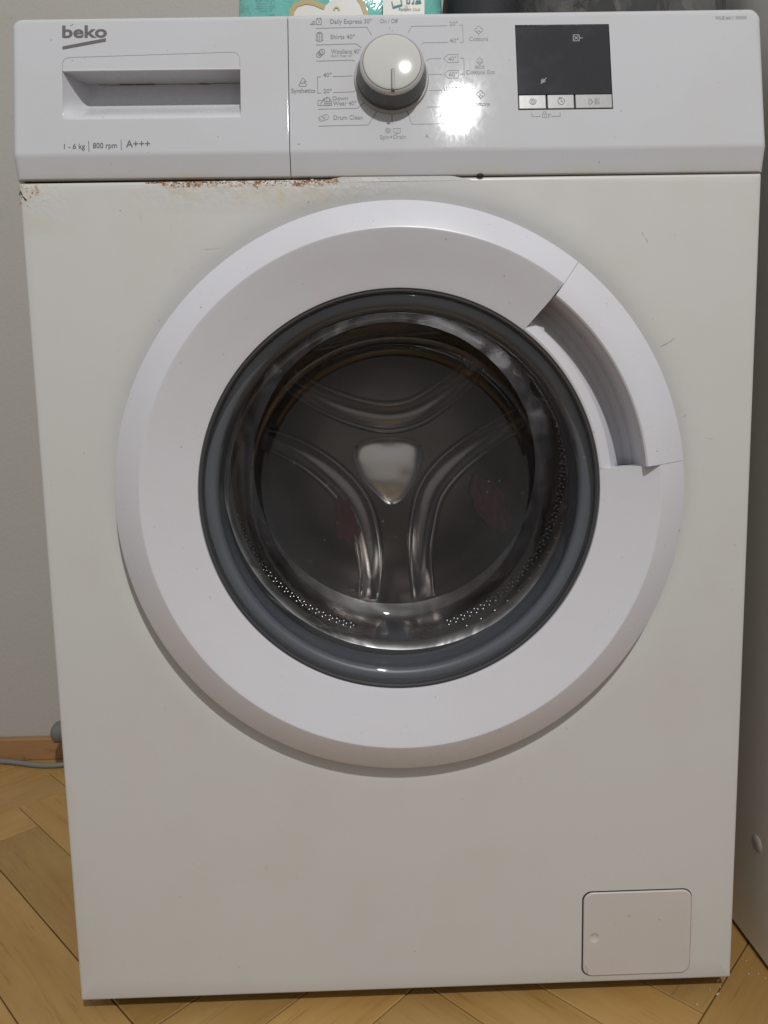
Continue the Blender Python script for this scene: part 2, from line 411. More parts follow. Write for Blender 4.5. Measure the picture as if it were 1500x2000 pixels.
# --- sloping control panel plane
YB, YT = -0.004, 0.018
ZBRK = at(560, 296, -0.004).z; ZP0 = ZT+0.0012; ZP1 = 0.8550
SL = (YT-YB)/(ZP1-ZBRK); TAU = math.atan(SL)
UPV = Vector((0, math.sin(TAU), math.cos(TAU))); NRM = Vector((0, -math.cos(TAU), math.sin(TAU)))
P0 = Vector((0, YB, ZBRK))
def PP(px, py, off=0.0):
    d = ray(px, py); o = P0+NRM*off; t = (o-CAM).dot(NRM)/d.dot(NRM); return CAM+d*t
def prof(z):
    if z >= ZBRK+0.002: return YB+(z-ZBRK)*SL
    lo_ = YB+(ZBRK-z)*0.18
    if z <= ZBRK-0.002: return lo_
    f = (z-(ZBRK-0.002))/0.004; return lo_*(1-f)+(YB+(z-ZBRK)*SL)*f
print('panel break', ZBRK, 'tilt', math.degrees(TAU), 'top at', PP(560, 22).z)

def grid_axis(a, b, n, rb):
    s = [a, a+rb*.06, a+rb*.2, a+rb*.45, a+rb*.75, a+rb]
    t = [b-rb, b-rb*.75, b-rb*.45, b-rb*.2, b-rb*.06, b]
    return s+[a+rb+(b-a-2*rb)*(i+1)/(n+1) for i in range(n)]+t
def panel_piece(x0, x1, rl, rr_, cl, cr_, holes=(), zextra=(), xextra=()):
    """rl / rr_: edge roll radius at left/right; cl / cr_: corner radius at top left/right; holes: x0,x1,z0,z1"""
    rt = 0.0045; rbm = 0.0008
    xs = sorted(set([round(v, 7) for v in grid_axis(x0, x1, 30, 0.003)+list(xextra)+[x0+i*0.0009 for i in range(12)]+[x1-i*0.0009 for i in range(12)]+[h[0] for h in holes]+[h[1] for h in holes]]))
    zs = sorted(set([round(v, 7) for v in [ZP0, ZP0+.0002, ZP0+.0005, ZP0+.0009]+[ZP0+.0009+(ZBRK-.002-ZP0-.0009)*i/5 for i in range(1, 6)]+[ZBRK, ZBRK+.002]+[ZBRK+.002+(ZP1-.012-ZBRK-.002)*i/14 for i in range(1, 15)]+[ZP1-.012+.0009*i for i in range(1, 13)]+[ZP1-.0004, ZP1]+[h[2] for h in holes]+[h[3] for h in holes]+list(zextra)]))
    def vert(x, z):
        # clamp the outline into the rounded rectangle
        for (c, cx, sgn) in ((cl, x0+cl, -1), (cr_, x1-cr_, 1)):
            cz = ZP1-c
            if c > 0 and (x-cx)*sgn > 0 and z > cz:
                # map square corner to round corner
                u = abs(x-cx)/c; w = (z-cz)/c
                m = max(u, w); L = math.hypot(u, w)
                if L > 1e-9: u, w = u*m/L, w*m/L
                x = cx+sgn*u*c; z = cz+w*c
        def ro(d, R): 
            if R <= 0 or d >= R: return 0.0
            return R-math.sqrt(max(0, R*R-(R-d)**2))
        dl, dr, dt, db = x-x0, x1-x, ZP1-z, z-ZP0
        # distance to rounded corner
        off = 0
        inc = False
        for (c, cx, sgn) in ((cl, x0+cl, -1), (cr_, x1-cr_, 1)):
            cz = ZP1-c
            if c > 0 and (x-cx)*sgn > 0 and z > cz:
                d = c-math.hypot(x-cx, z-cz); off = ro(d, rt); inc = True
        if not inc: off = max(ro(dl, rl), ro(dr, rr_), ro(dt, rt))
        off = max(off, ro(db, rbm))
        kz = (z-ZP0)/(ZP1-ZP0); x2 = x*(1+(0.0105*kz-0.0060)*min(1, abs(x)/0.25)**6)
        zz = z-0.0009*(x/0.3+0.25)*max(0.0, 1-(z-ZP0)/0.012)
        zz += 0.0028*((x+0.3)/0.6)*max(0.0, kz)**16
        return Vector((x2, prof(z)+(zz-z)*SL*(1 if kz > 0.5 else 0)+off, zz))
    V = []; idx = {}
    for j, z in enumerate(zs):
        for i, x in enumerate(xs): idx[i, j] = len(V); V.append(vert(x, z))
    Fc = []
    for j in range(len(zs)-1):
        for i in range(len(xs)-1):
            mx, mz = (xs[i]+xs[i+1])/2, (zs[j]+zs[j+1])/2
            if any(h[0] < mx < h[1] and h[2] < mz < h[3] for h in holes): continue
            Fc.append((idx[i, j], idx[i+1, j], idx[i+1, j+1], idx[i, j+1]))
    # skirt
    nx, nz = len(xs), len(zs)
    loop = [idx[i, 0] for i in range(nx)]+[idx[nx-1, j] for j in range(1, nz)]+[idx[i, nz-1] for i in range(nx-2, -1, -1)]+[idx[0, j] for j in range(nz-2, 0, -1)]
    base = len(V)
    for k in loop: v = V[k]; V.append(Vector((v.x, 0.034, v.z)))
    n = len(loop)
    for k in range(n):
        Fc.append((loop[k], loop[(k+1) % n], base+(k+1) % n, base+k))
    me = mesh(V, Fc); fix(me); return sharp(me, 30)
XS = PP(564, 180).x       # seam between drawer and panel
PXL, PXR = -0.300, 0.300
# display opening
d_tl, d_tr, d_bl, d_br = PP(1007, 49), PP(1191, 49), PP(1011, 184), PP(1196, 184)
dx0, dx1 = PP(1009, 49).x, PP(1193, 100).x
dz1 = PP(1100, 49).z; dz0 = PP(1104, 214).z; dzm = PP(1104, 183.5).z
dx0 = (PP(1007, 50).x+PP(1011, 213).x)/2; dx1 = (PP(1191, 50).x+PP(1196, 213).x)/2
# drawer opening
h_x0 = (PP(121, 235).x+PP(122, 142).x)/2; h_x1 = PP(470, 200).x
h_z1 = (PP(122, 142).z+PP(468, 131).z)/2; h_z0 = (PP(122, 238).z+PP(470, 226).z)/2
print('hole', h_x0, h_x1, h_z0, h_z1, 'disp', dx0, dx1, dz0, dz1)
cp = link('control_panel', panel_piece(XS+0.00025, PXR, 0.0006, 0.005, 0, 0.009, [(dx0, dx1, dz0, dz1)]), panel_m.m, wm)
dr = link('detergent_drawer', panel_piece(PXL, XS-0.00025, 0.005, 0.0006, 0.009, 0, [(h_x0, h_x1, h_z0, h_z1)]), panel_m.m, wm)
link('seam_strip', box_me(-HX+0.004, HX-0.004, 0.004, 0.03, ZT-0.002, ZP0+0.004), dark_gap.m, cp)
link('backing', box_me(XS-0.003, XS+0.003, 0.022, 0.033, ZP0, ZP1-0.002), dark_gap.m, cp)

# drawer scoop
def scoop():
    V = []; Fc = []; D = 0.023; nx, nz = 70, 60
    Wx = h_x1-h_x0; H = h_z1-h_z0
    def dep(x, z):
        v = (h_z1-z)/H         # 0 top .. 1 bottom
        if v < 0.42: d = D
        else:
            f = (v-0.42)/0.58; d = D*(1-(f*f*(3-2*f))*0.9-0.1*f)
        u = (x-h_x0)
        wl = 0.0125
        if u < wl:
            f = u/wl; f = 1-(1-f)**1.7
            d *= f
        return d
    xs = [h_x0+Wx*((i/nx)**1.5) for i in range(nx+1)]; zs = [h_z1-H*j/nz for j in range(nz+1)]
    for z in zs:
        for x in xs: V.append(Vector((x, prof(z)+dep(x, z), z)))
    n = nx+1
    for j in range(nz):
        for i in range(nx): Fc.append((j*n+i, j*n+i+1, (j+1)*n+i+1, (j+1)*n+i))
    # ceiling, right wall
    b = len(V)
    for i in range(n): V.append(Vector((xs[i], prof(h_z1), h_z1)))
    for i in range(nx): Fc.append((b+i, b+i+1, i+1, i))
    b = len(V)
    for j in range(nz+1): V.append(Vector((h_x1, prof(zs[j]), zs[j])))
    for j in range(nz): Fc.append((b+j, b+j+1, (j+1)*n+nx, j*n+nx))
    me = mesh(V, Fc); return sharp(fix(me), 40)
link('grip_recess', scoop(), white_pl.m, dr)
# rust line in the corner of the grip
rust_m = M('rust_stain', (0.17, 0.085, 0.05), 0.8)
def ribbon(P, w, nrm, closed=False, off=0.0):
    n = len(P); V = []; Fc = []
    for i in range(n):
        a = P[(i-1) % n] if (closed or i > 0) else None; b = P[(i+1) % n] if (closed or i < n-1) else None
        d1 = (P[i]-a).normalized() if a is not None else None; d2 = (b-P[i]).normalized() if b is not None else None
        if d1 is None: d1 = d2
        if d2 is None: d2 = d1
        s1 = nrm.cross(d1); s2 = nrm.cross(d2); m = (s1+s2)
        if m.length < 1e-6: m = s1
        m.normalize(); k = 1/max(0.45, m.dot(s1))
        V.append(P[i]+m*(w/2*k)+nrm*off); V.append(P[i]-m*(w/2*k)+nrm*off)
    for i in range(n if closed else n-1):
        j = (i+1) % n; Fc.append((2*i, 2*i+1, 2*j+1, 2*j))
    return V, Fc
def merged(parts):
    V = []; Fc = []
    for v, f in parts:
        b = len(V); V += v; Fc += [tuple(i+b for i in q) for q in f]
    me = mesh(V, Fc); 
    # face the camera side
    bm = bmesh.new(); bm.from_mesh(me)
    for fc in bm.faces:
        if fc.normal.y > 0: fc.normal_flip()
    bm.to_mesh(me); bm.free(); return me
yc = prof(h_z1)+0.0222
pr = []
x = h_x0+0.02
while x < h_x1-0.002:
    L = random.uniform(0.006, 0.02); w = random.choice((0.0003, 0.0004, 0.0009))
    pr.append(ribbon([Vector((x, yc, h_z1-0.0008)), Vector((min(x+L, h_x1-.001), yc, h_z1-0.0008-random.uniform(-.0002, .0003)))], w, Vector((0, -1, 0))))
    x += L+0.0004
link('rust_line', merged(pr), rust_m.m, dr)
# flush lip plate outline above the grip
def on_panel_poly(pts, w, off=0.00012, closed=False):
    return ribbon([PP(*p) for p in pts], w, NRM, closed, off)
lipP = [(122, 139), (122, 126), (123.5, 119), (128, 114), (136, 112.2), (250, 108.5), (452, 101.8), (461, 103), (466, 108), (468, 114), (468.5, 130)]
lip_line = M('lip_joint_line', (0.30, 0.30, 0.30), 0.6)  # grey of the joint round the lip plate
link('lip_groove', merged([on_panel_poly(lipP, 0.00045)]), lip_line.m, dr)
# lip edge bead across the top of the grip
bead = tube_me([Vector((h_x0+0.0005, prof(h_z1)+0.0006, h_z1)), Vector((h_x1-0.0003, prof(h_z1)+0.0006, h_z1))], 0.0010, 10)
link('grip_lip', bead, white_pl.m, dr)

# ---- prints
def text_me(s, bold=0.0):
    cu = bpy.data.curves.new('t', 'FONT'); cu.body = s; cu.size = 1.0; cu.resolution_u = 3; cu.offset = bold
    o = bpy.data.objects.new('t', cu); C.objects.link(o)
    dg = bpy.context.evaluated_depsgraph_get(); me = bpy.data.meshes.new_from_object(o.evaluated_get(dg))
    bpy.data.objects.remove(o); bpy.data.curves.remove(cu); me.materials.clear(); return me
CAPH = 0.729
_t = text_me('H'); CAPH = max(v.co.y for v in _t.vertices)
def text(s, px0, px1, py, cap, mat=None, parent=None, bold=0.010, off=0.00015, name='lettering', frame=None):
    me = text_me(s, bold)
    mnx = min(v.co.x for v in me.vertices); mxx = max(v.co.x for v in me.vertices)
    if frame is None:
        a, b = PP(px0, py), PP(px1, py); hh = (PP(px0, py-cap)-a).length; right = Vector((1, 0, 0)); up = UPV; nn = NRM
        wx = b.x-a.x
    else:
        a, wx, hh, right, up, nn = frame
    for v in me.vertices:
        v.co = a+right*((v.co.x-mnx)/(mxx-mnx)*wx)+up*(v.co.y/CAPH*hh)+nn*off
    o = link(name, me, mm(mat or grey_ink), parent or cp, label='text reading '+s)
    return o
LW = 0.00050
def strokes(name, polys, mat=None, parent=None, w=LW, label=None, off=0.00012):
    ps = []
    for i, p in enumerate(polys):
        cl = len(p) > 3 and p[0] == p[-1]
        ps.append(on_panel_poly(p[:-1] if cl else p, w, off+0.00002*(i % 5), cl))
    return link(name, merged(ps), mm(mat or grey_ink), parent or cp, label=label)
def arc(cx, cy, rx, ry=None, a0=0, a1=360, n=18):
    ry = ry or rx
    return [(cx+rx*math.cos(math.radians(a0+(a1-a0)*i/n)), cy-ry*math.sin(math.radians(a0+(a1-a0)*i/n))) for i in range(n+1)]
def circle(cx, cy, rx, ry=None, n=18):
    p = arc(cx, cy, rx, ry, 0, 360, n)[:-1]; return p+[p[0]]
def spiral(cx, cy, r, turns=2.2, n=34, a0=-40):
    return [(cx+r*(0.12+0.88*i/n)*math.cos(math.radians(a0)+2*PI*turns*i/n), cy-r*(0.12+0.88*i/n)*math.sin(math.radians(a0)+2*PI*turns*i/n)) for i in range(n+1)]

for s, a, b, y, c in (('Daily Express 30°', 645, 726, 46.5, 8.6), ('Shirts 40°', 645.5, 693, 76.3, 8.2), ('Woollens 40°', 646.5, 704.5, 105, 8.4), ('Synthetics', 569, 615.5, 181.5, 8.2),
                      ('40°', 631, 648, 150.5, 8), ('20°', 631.5, 648.5, 182, 8), ('Down', 650, 679.5, 196, 7.8), ('Wear 40°', 650.5, 696, 206, 8), ('Drum Clean', 651.5, 708.5, 234, 8.4),
                      ('On / Off', 742.5, 777.5, 45.3, 7.8), ('Spin+Drain', 742, 793, 271.8, 8.2), ('20°', 878, 894, 50.3, 8), ('40°', 878, 896, 83, 8), ('40°', 875.5, 891.5, 118.3, 7.6),
                      ('60°', 876.5, 893.5, 149, 7.6), ('60°', 882, 898.5, 177.5, 7.8), ('90°', 882.5, 899, 208.3, 8), ('Cottons', 916.5, 953.5, 80, 8), ('Cottons Eco', 910.5, 967, 145, 8), ('Cottons', 920.5, 957, 207, 8)):
    text(s, a, b, y, c)
text('eco', 928, 947, 134.2, 9.0)
text('Hand Wash 40°', 646, 689, 111.5, 5.0, worn_ink)
text('Rinse', 859, 883.5, 230.5, 8, worn_ink)
text('WUE 6411 XWW', 1397, 1459, 38.5, 6.5, worn_ink, bold=0.012)
for p in ([(617, 55.5), (716, 53), (726, 69)], [(617, 88), (695, 85.5), (706, 93)], [(618, 119.5), (688, 117.5), (693, 120)], [(627, 150), (619.8, 150.5), (620.8, 182), (628, 181.8)],
          [(650, 149.5), (689, 148.3)], [(651, 180.6), (688, 179.5), (696, 177)], [(621, 213.5), (698, 211.5), (712, 200.5)], [(622, 246.5), (719, 244), (737, 216.5)], [(765.5, 224), (765.8, 242)],
          [(760.8, 53), (761, 57)], [(797, 64), (804, 51.3), (874, 50.2)], [(896.5, 49), (903.5, 49), (905, 82.5), (898, 82.5)], [(823, 87), (827, 83.5), (876, 82.8)], [(831, 118), (842, 114.5), (862, 114.3)],
          [(866.5, 114.5), (875, 106.5), (894.5, 106.3), (894.5, 121.8), (875, 122), (866.5, 114.5)], [(836, 145.5), (864, 145.3)], [(867.5, 145.3), (875.5, 137.5), (895.3, 137.3), (895.3, 152.6), (875.5, 152.7), (867.5, 145.3)],
          [(898.5, 113.5), (906, 113.5), (906.8, 145), (899, 145)], [(838, 176.8), (862.5, 176.5)], [(900.5, 176.3), (908, 176.3), (908.7, 208), (901.5, 208)], [(835, 209), (879, 208.5)], [(795, 216), (804.5, 242.5), (910, 241.3)]):
    strokes('printed_line', [p])
def cotton(cx, cy, s, w=LW):
    strokes('cotton_symbol', [arc(cx, cy-4*s, 3.6*s, 3.4*s, -25, 205), arc(cx-4.2*s, cy+.4*s, 3.7*s, 3.5*s, 80, 290), arc(cx+4.2*s, cy+.4*s, 3.7*s, 3.5*s, 100, -110),
                              [(cx-6*s, cy+3.2*s), (cx-.7*s, cy+7.5*s), (cx-.7*s, cy+10*s)], [(cx+6*s, cy+3.2*s), (cx+.7*s, cy+7.5*s), (cx+.7*s, cy+10*s)], [(cx-3*s, cy+4.5*s), (cx, cy+1*s), (cx+3*s, cy+4.5*s)]], w=w)
cotton(935, 58, 0.98); cotton(936.8, 119, 0.82); cotton(938.8, 184, 0.98)
strokes('synthetics_symbol', [[(594, 153.5), (591.5, 153), (590, 154.5), (584, 166), (585, 168.7), (597.5, 168.5), (598.7, 166), (593.5, 159.5), (598, 159.6), (594.5, 154.8)], [(586.5, 162.5), (594.5, 162.3)]])
strokes('clock_symbol', [circle(622.8, 42.5, 5.8), [(622.5, 39.5), (622.8, 43), (625.5, 43.3)], [(618.5, 36), (621, 35.4)], [(624.5, 35.4), (627.3, 36)], [(605, 48), (616, 47.8)], [(607, 45), (615, 44.8)], [(610, 42), (615, 41.8)], [(619, 47), (617.5, 49)], [(627, 47), (628, 49)]], w=0.0005)
strokes('shirt_symbol', [[(618, 66), (622, 63), (626, 63), (630, 66), (630.5, 79), (626, 81), (621, 81), (617.5, 79), (618, 66)], [(620.3, 67), (620.5, 79)], [(623.8, 65), (623.8, 80)], [(627.5, 67), (627.3, 79)], [(621.5, 64.5), (624, 66), (626.5, 64.5)]], w=0.00055)
strokes('wool_symbol', [circle(629.5, 101, 5, 4.8), circle(622.8, 107.5, 5, 4.8), [(619.5, 104), (626, 97.5)], [(626, 111), (633, 104.5)], arc(628, 102.5, 5, 5, 150, 300), [(621, 106), (625, 109.5)], [(627.5, 99), (631.5, 103)]], w=0.0006)
strokes('down_symbol', [[(621, 196.5), (628, 196.3)], [(621, 196.5), (621.2, 206), (633, 206)], [(626, 203.5), (631, 194), (636, 191.5)], [(628.5, 200), (633, 194.5)], [(634, 206), (634.5, 193), (638, 189.8), (643, 191.5), (647, 197), (648, 205.5), (643, 206), (634, 206)], [(634.5, 198.5), (646, 198)], [(634.5, 202.3), (647.5, 202)], [(638.5, 190), (638.8, 206)], [(642.8, 192), (643.4, 206)]], w=0.00052)
strokes('drum_symbol', [circle(627.5, 232, 5, 4.7), [(625, 228), (637, 223.3)], [(630.5, 236), (641, 232.5)], arc(637, 228.5, 5, 4.8, 95, -80), [(623.5, 231), (627, 234)], [(630, 228.5), (634, 231.5), (636, 227)]], worn_ink, w=0.0006)
strokes('spin_symbol', [spiral(757.3, 254.3, 6.3)], w=0.0005)
strokes('drain_symbol', [[(768, 250), (769, 258.5), (772, 260), (780, 260), (782, 258.5), (782.5, 249.5)], [(769, 251), (782, 250.7)], [(775.5, 254), (775.6, 262)], [(773.5, 259.5), (775.6, 262), (777.8, 259.5)]], w=0.0005)
strokes('tub_symbol', [[(866.5, 169.5), (868, 176), (877, 176.4), (878, 170)], [(872, 170), (872.3, 174)]])
strokes('rinse_symbol', [[(892.3, 219.5), (894, 229.5), (896.5, 231), (905.5, 231), (908, 229), (909, 219.5)], [(893, 223.2), (896, 222), (898.5, 223.3), (901, 222), (903.5, 223.3), (906, 222), (908.5, 223)], [(894, 226.5), (908, 226.2)]], w=0.0005)
strokes('prewash_dot', [[(877, 202), (878.6, 202)]], w=0.0006)
strokes('lock_bracket', [[(1038.5, 219.5), (1038.7, 227.5), (1056, 227.3)], [(1077, 227.2), (1094, 227), (1094, 219.5)]])
strokes('lock_symbol', [[(1059.5, 222.5), (1067.5, 222.5), (1067.5, 229.5), (1059.5, 229.5), (1059.5, 222.5)], arc(1063.5, 222.3, 3, 4.5, 0, 180), [(1063.5, 224.5), (1063.5, 227.5)], [(1069.5, 223), (1072.5, 223), (1071.5, 225.5), (1072.7, 228.5), (1069.5, 229)], [(1074, 223), (1074.6, 225)], [(1075.6, 223), (1076.2, 225)]], w=0.0004)
strokes('scratch_mark', [[(1128-168+2, 117), (996-2.2, 120), (995.8, 117)][1:]+[(997, 117)]], worn_ink, w=0.0003)
# drawer prints
text('beko', 121.5, 209, 73.6, 22.6, logo_ink, dr, bold=0.028, name='brand_lettering')
strokes('brand_accent', [[(137.5, 51.3), (143, 47.5)]], logo_ink, dr, w=0.0004)
q = [PP(122, 90.5, .00015), PP(207, 74.3, .00015), PP(206.8, 81, .00015), PP(122, 96.8, .00015)]
link('brand_slash', merged([(q, [(0, 1, 2, 3)])]), logo_ink.m, dr)
text('1 - 6 kg', 125, 166, 291.3, 10, grey_ink, dr, bold=0.006)
text('800 rpm', 181.5, 228.5, 289.7, 10.5, grey_ink, dr)
text('A+++', 246, 293, 288, 13.5, grey_ink, dr)
strokes('divider_line', [[(173, 275), (173.8, 297)]], grey_ink, dr); strokes('divider_line', [[(236.5, 273), (237.3, 294.5)]], grey_ink, dr)

# ---- display and buttons
def slab(x0, x1, z0, z1, front, depth, mat, name, parent, bev=0.0006):
    """box lying on the sloping panel plane"""
    bm = bmesh.new(); bmesh.ops.create_cube(bm, size=1)
    u0 = (z0-ZBRK)/math.cos(TAU); u1 = (z1-ZBRK)/math.cos(TAU)
    for v in bm.verts: v.co = Vector((x0+(v.co.x+.5)*(x1-x0), u0+(v.co.y+.5)*(u1-u0), front-depth+(v.co.z+.5)*depth))
    if bev: bmesh.ops.bevel(bm, geom=bm.edges[:], offset=bev, segments=2, affect='EDGES', profile=0.5)
    for v in bm.verts: v.co = P0+Vector((v.co.x, 0, 0))+UPV*v.co.y+NRM*v.co.z
    bmesh.ops.recalc_face_normals(bm, faces=bm.faces)
    me = bpy.data.meshes.new(name); bm.to_mesh(me); bm.free()
    return link(name, me, mm(mat), parent)
link('opening_frame', box_me(dx0, dx1, 0.026, 0.032, dz0, dz1), dark_gap.m, cp)
disp = slab(dx0+0.0003, dx1-0.0003, dzm, dz1-0.0003, -0.0002, 0.012, disp_m, 'display', wm, 0.0003)
slab(dx0+0.0001, dx1-0.0001, dz0+0.0001, dzm-0.0001, -0.0022, 0.010, dark_gap, 'button_frame', cp, 0.0)
b1 = (PP(1067, 198).x+PP(1068.5, 198).x)/2; b2 = PP(1122.5, 198).x
btns = []
for a, b in ((dx0, b1), (b1, b2), (b2, dx1)):
    btns.append(slab(a+0.0006, b-0.0006, dz0+0.0008, dzm-0.0007, 0.0003, 0.008, btn_m, 'button', wm, 0.0005))
strokes('spin_symbol', [spiral(1040, 198.3, 7.3)], btn_ink, btns[0], w=0.00045, off=0.00045)
strokes('timer_symbol', [arc(1096, 198, 6.5, 6.5, 60, 400, 26), [(1096, 194), (1096.2, 198.5), (1099.5, 198.8)], [(1091.5, 190.5), (1095, 191.5), (1093, 194.5)]], btn_ink, btns[1], w=0.00045, off=0.00045)
strokes('play_symbol', [[(1150, 204), (1150.2, 193)], [(1152, 205), (1157.5, 199.5), (1153, 194)], [(1162, 193), (1162.4, 204)], [(1165.3, 193), (1165.7, 204)], [(1169, 192.5), (1169.2, 194.5)], [(1169.3, 197), (1169.6, 204)]], btn_ink, btns[2], w=0.00045, off=0.00045)
strokes('crossed_box_symbol', [[(1119.5, 68.5), (1131, 68.3), (1131.2, 79.8), (1119.7, 80), (1119.5, 68.5)], [(1122, 71), (1128.5, 77.5)], [(1128.5, 71), (1122, 77.5)], [(1132, 74.3), (1138, 74.3)]], disp_ink, disp, w=0.0005, off=0.0001)
strokes('no_spin_symbol', [spiral(1061.3, 158.3, 4.8, 1.8), [(1056, 164), (1067.5, 151.8)]], disp_ink, disp, w=0.0004, off=0.0001)

# ---- programme knob
kb = PP(765.5, 148)
def kring(c, r, h, n=96, notch=0.0, facet=0.0):
    out = []
    for i in range(n):
        a = 2*PI*i/n
        rr_ = r
        if facet:
            f = (a/(2*PI)*8+0.5) % 1.0; rr_ = r*(1-facet*(4*(f-.5)**2))
        out.append(c+Vector((1, 0, 0))*(rr_*math.cos(a))+UPV*(rr_*math.sin(a))+NRM*h)
    return out
HK = 0.0185
kf = PP(765.8, 122.0, HK)          # true face centre
base_c = kf-NRM*HK
bc = PP(766, 149, 0.001)
print('knob base from face', base_c, 'measured', bc)
kc = (base_c+bc)/2; kc = base_c
kcol = link('knob_collar', sharp(fix(loft([kring(kc, 0.0298, 0.0), kring(kc, 0.0296, 0.0014), kring(kc, 0.0290, 0.0021), kring(kc, 0.0276, 0.0022)], True, False, True)), 40), collar_m.m, cp)
def lerp(a, b, t): return a+(b-a)*t
rk = (kf-PP(765.8+63.5, 122, HK)).length
rface = (kf-PP(765.8+56.6, 122, HK)).length
kn = link('program_knob', sharp(fix(loft([kring(kc, 0.0276, 0.0020), kring(kc, 0.0278, 0.003), kring(kc, 0.0276, 0.006, facet=.012), kring(kc, lerp(0.0276, rk, .5), 0.0105, facet=.02), kring(kc, rk, HK-0.0025, facet=.012)], True, True, True)), 35), knob_grey.m, wm)
link('knob_rim', sharp(fix(loft([kring(kc, rk-.0001, HK-0.0028, facet=.008), kring(kc, rk, HK-0.0018), kring(kc, rk-.0008, HK-0.0006), kring(kc, rk-.0018, HK+0.0001), kring(kc, rface+.0004, HK+0.0004)], True, False, True)), 40), knob_rim.m, kn)
link('knob_gap', sharp(fix(loft([kring(kc, rface+.0004, HK+0.00045), kring(kc, rface-.0002, HK+0.00046)], True, False, True)), 40), dark_gap.m, kn)
caps = [kring(kc, rface*s, HK+0.0003+h) for s, h in ((1.0, -0.0006), (1.0, 0.0003), (.985, 0.0006), (.93, 0.0009), (.8, .00125), (.6, 0.0016), (.4, .00185), (.2, .0020), (.05, .00205))]
link('knob_cap', sharp(fix(loft(caps, True, False, True)), 40), knob_cap_m.m, kn)
# pointer
def pill(c0, c1, r, off, n=10):
    d = (c1-c0).normalized(); s = NRM.cross(d)
    P = []
    for i in range(n+1):
        a = PI/2+PI*i/n; P.append(c0+d*(r*math.cos(a))+s*(r*math.sin(a))+NRM*off)
    for i in range(n+1):
        a = -PI/2+PI*i/n; P.append(c1+d*(r*math.cos(a))+s*(r*math.sin(a))+NRM*off)
    return P
a0 = PP(767, 141, HK); a1 = PP(766.5, 177.5, HK); a1 = kf-UPV*(rface+0.0002)+Vector((a0.x-kf.x, 0, 0))
pw = 0.00135
outl = [pill(a0, a1, pw, 0.0003), pill(a0, a1, pw, 0.0026), pill(a0, a1, pw*.62, 0.0027)]
link('pointer_outline', sharp(fix(loft(outl, True, False, True)), 40), M('pointer_dark', (0.10, 0.10, 0.10), .4).m, kn)
link('pointer', sharp(fix(loft([pill(a0, a1, pw*.6, 0.0026), pill(a0, a1, pw*.55, 0.0030), pill(a0, a1, pw*.3, 0.0032)], True, False, True)), 40), collar_m.m, kn)

# ---- filter flap
f00 = at(1136.5, 1907, 0); f11 = at(1351.5, 1735, 0)
fx0, fx1 = (at(1140, 1748, 0).x+at(1135, 1900, 0).x)/2, (at(1352, 1740, 0).x+at(1347, 1890, 0).x)/2
fz1 = (at(1150, 1744, 0).z+at(1340, 1733.5, 0).z)/2; fz0 = (at(1150, 1908, 0).z+at(1335, 1897, 0).z)/2
gp = densify(rrect(fx0, fx1, fz0, fz1, 0.0085, 8), 0.0035)
def poly_off(P, d, y):
    cx, cz = (fx0+fx1)/2, (fz0+fz1)/2
    hx, hz = (fx1-fx0)/2, (fz1-fz0)/2
    return [Vector((cx+(x-cx)*(hx-d)/hx, y, cz+(z-cz)*(hz-d)/hz)) for x, z in P]
flap = link('filter_flap', sharp(fix(loft([poly_off(gp, 0.0006, 0.0), poly_off(gp, 0.0006, -0.0006), poly_off(gp, 0.0009, -0.0011), poly_off(gp, 0.0016, -0.0013)], True, False, False)), 60), white_pl.m, wm)
gap = link('flap_gap', mesh([v+Vector((-0.0004, 0, 0.00035)) for v in poly_off(gp, -0.0002, -0.00015)], [tuple(range(len(gp)))]), dark_gap.m, flap)
# front of the flap with a finger dent
dc = at(1160, 1830, 0)
inner = poly_off(gp, 0.0016, -0.0013)
angs = [2*PI*i/len(inner)+math.atan2(inner[0].z-dc.z, inner[0].x-dc.x) for i in range(len(inner))]
rr = [[Vector((dc.x+r*math.cos(a), y, dc.z+r*math.sin(a))) for a in angs] for r, y in ((0.0003, -0.0002), (0.0020, -0.0003), (0.0034, -0.0006), (0.0042, -0.0011), (0.0048, -0.0013), (0.0053, -0.0013), (0.0066, -0.0013))]
rr.append(inner)
flap_m = M('flap_plastic', (0.53, 0.50, 0.485), 0.32); dirt(flap_m, 0.14)
flap.data.materials.clear(); flap.data.materials.append(flap_m.m)
link('flap_face', sharp(fix(loft(rr, True, True, False)), 60), flap_m.m, flap)
hair = M('scratch_dark', (0.12, 0.10, 0.09), .7)
link('scratch', merged([ribbon([at(1142, 1886, -.0014), at(1146, 1892, -.0014), at(1147.5, 1899, -.0014), at(1147, 1904, -.0014)], 0.0003, Vector((0, -1, 0)), off=.0001)]), hair.m, flap)

# corner tear and chipped paint at the top left of the cabinet
cr_pts = [(39, 372), (41.5, 374.5), (45, 383), (50, 388), (53, 391), (49, 391.8), (46.5, 388), (42.5, 381), (40, 376.5), (37.5, 383), (36.8, 381.5)]
tear = [at(x, y, -0.0003) for x, y in cr_pts]
link('paint_tear', merged([(tear, [tuple(range(len(tear)))])]), M('torn_rust', (0.035, 0.02, 0.014), .9).m, body)
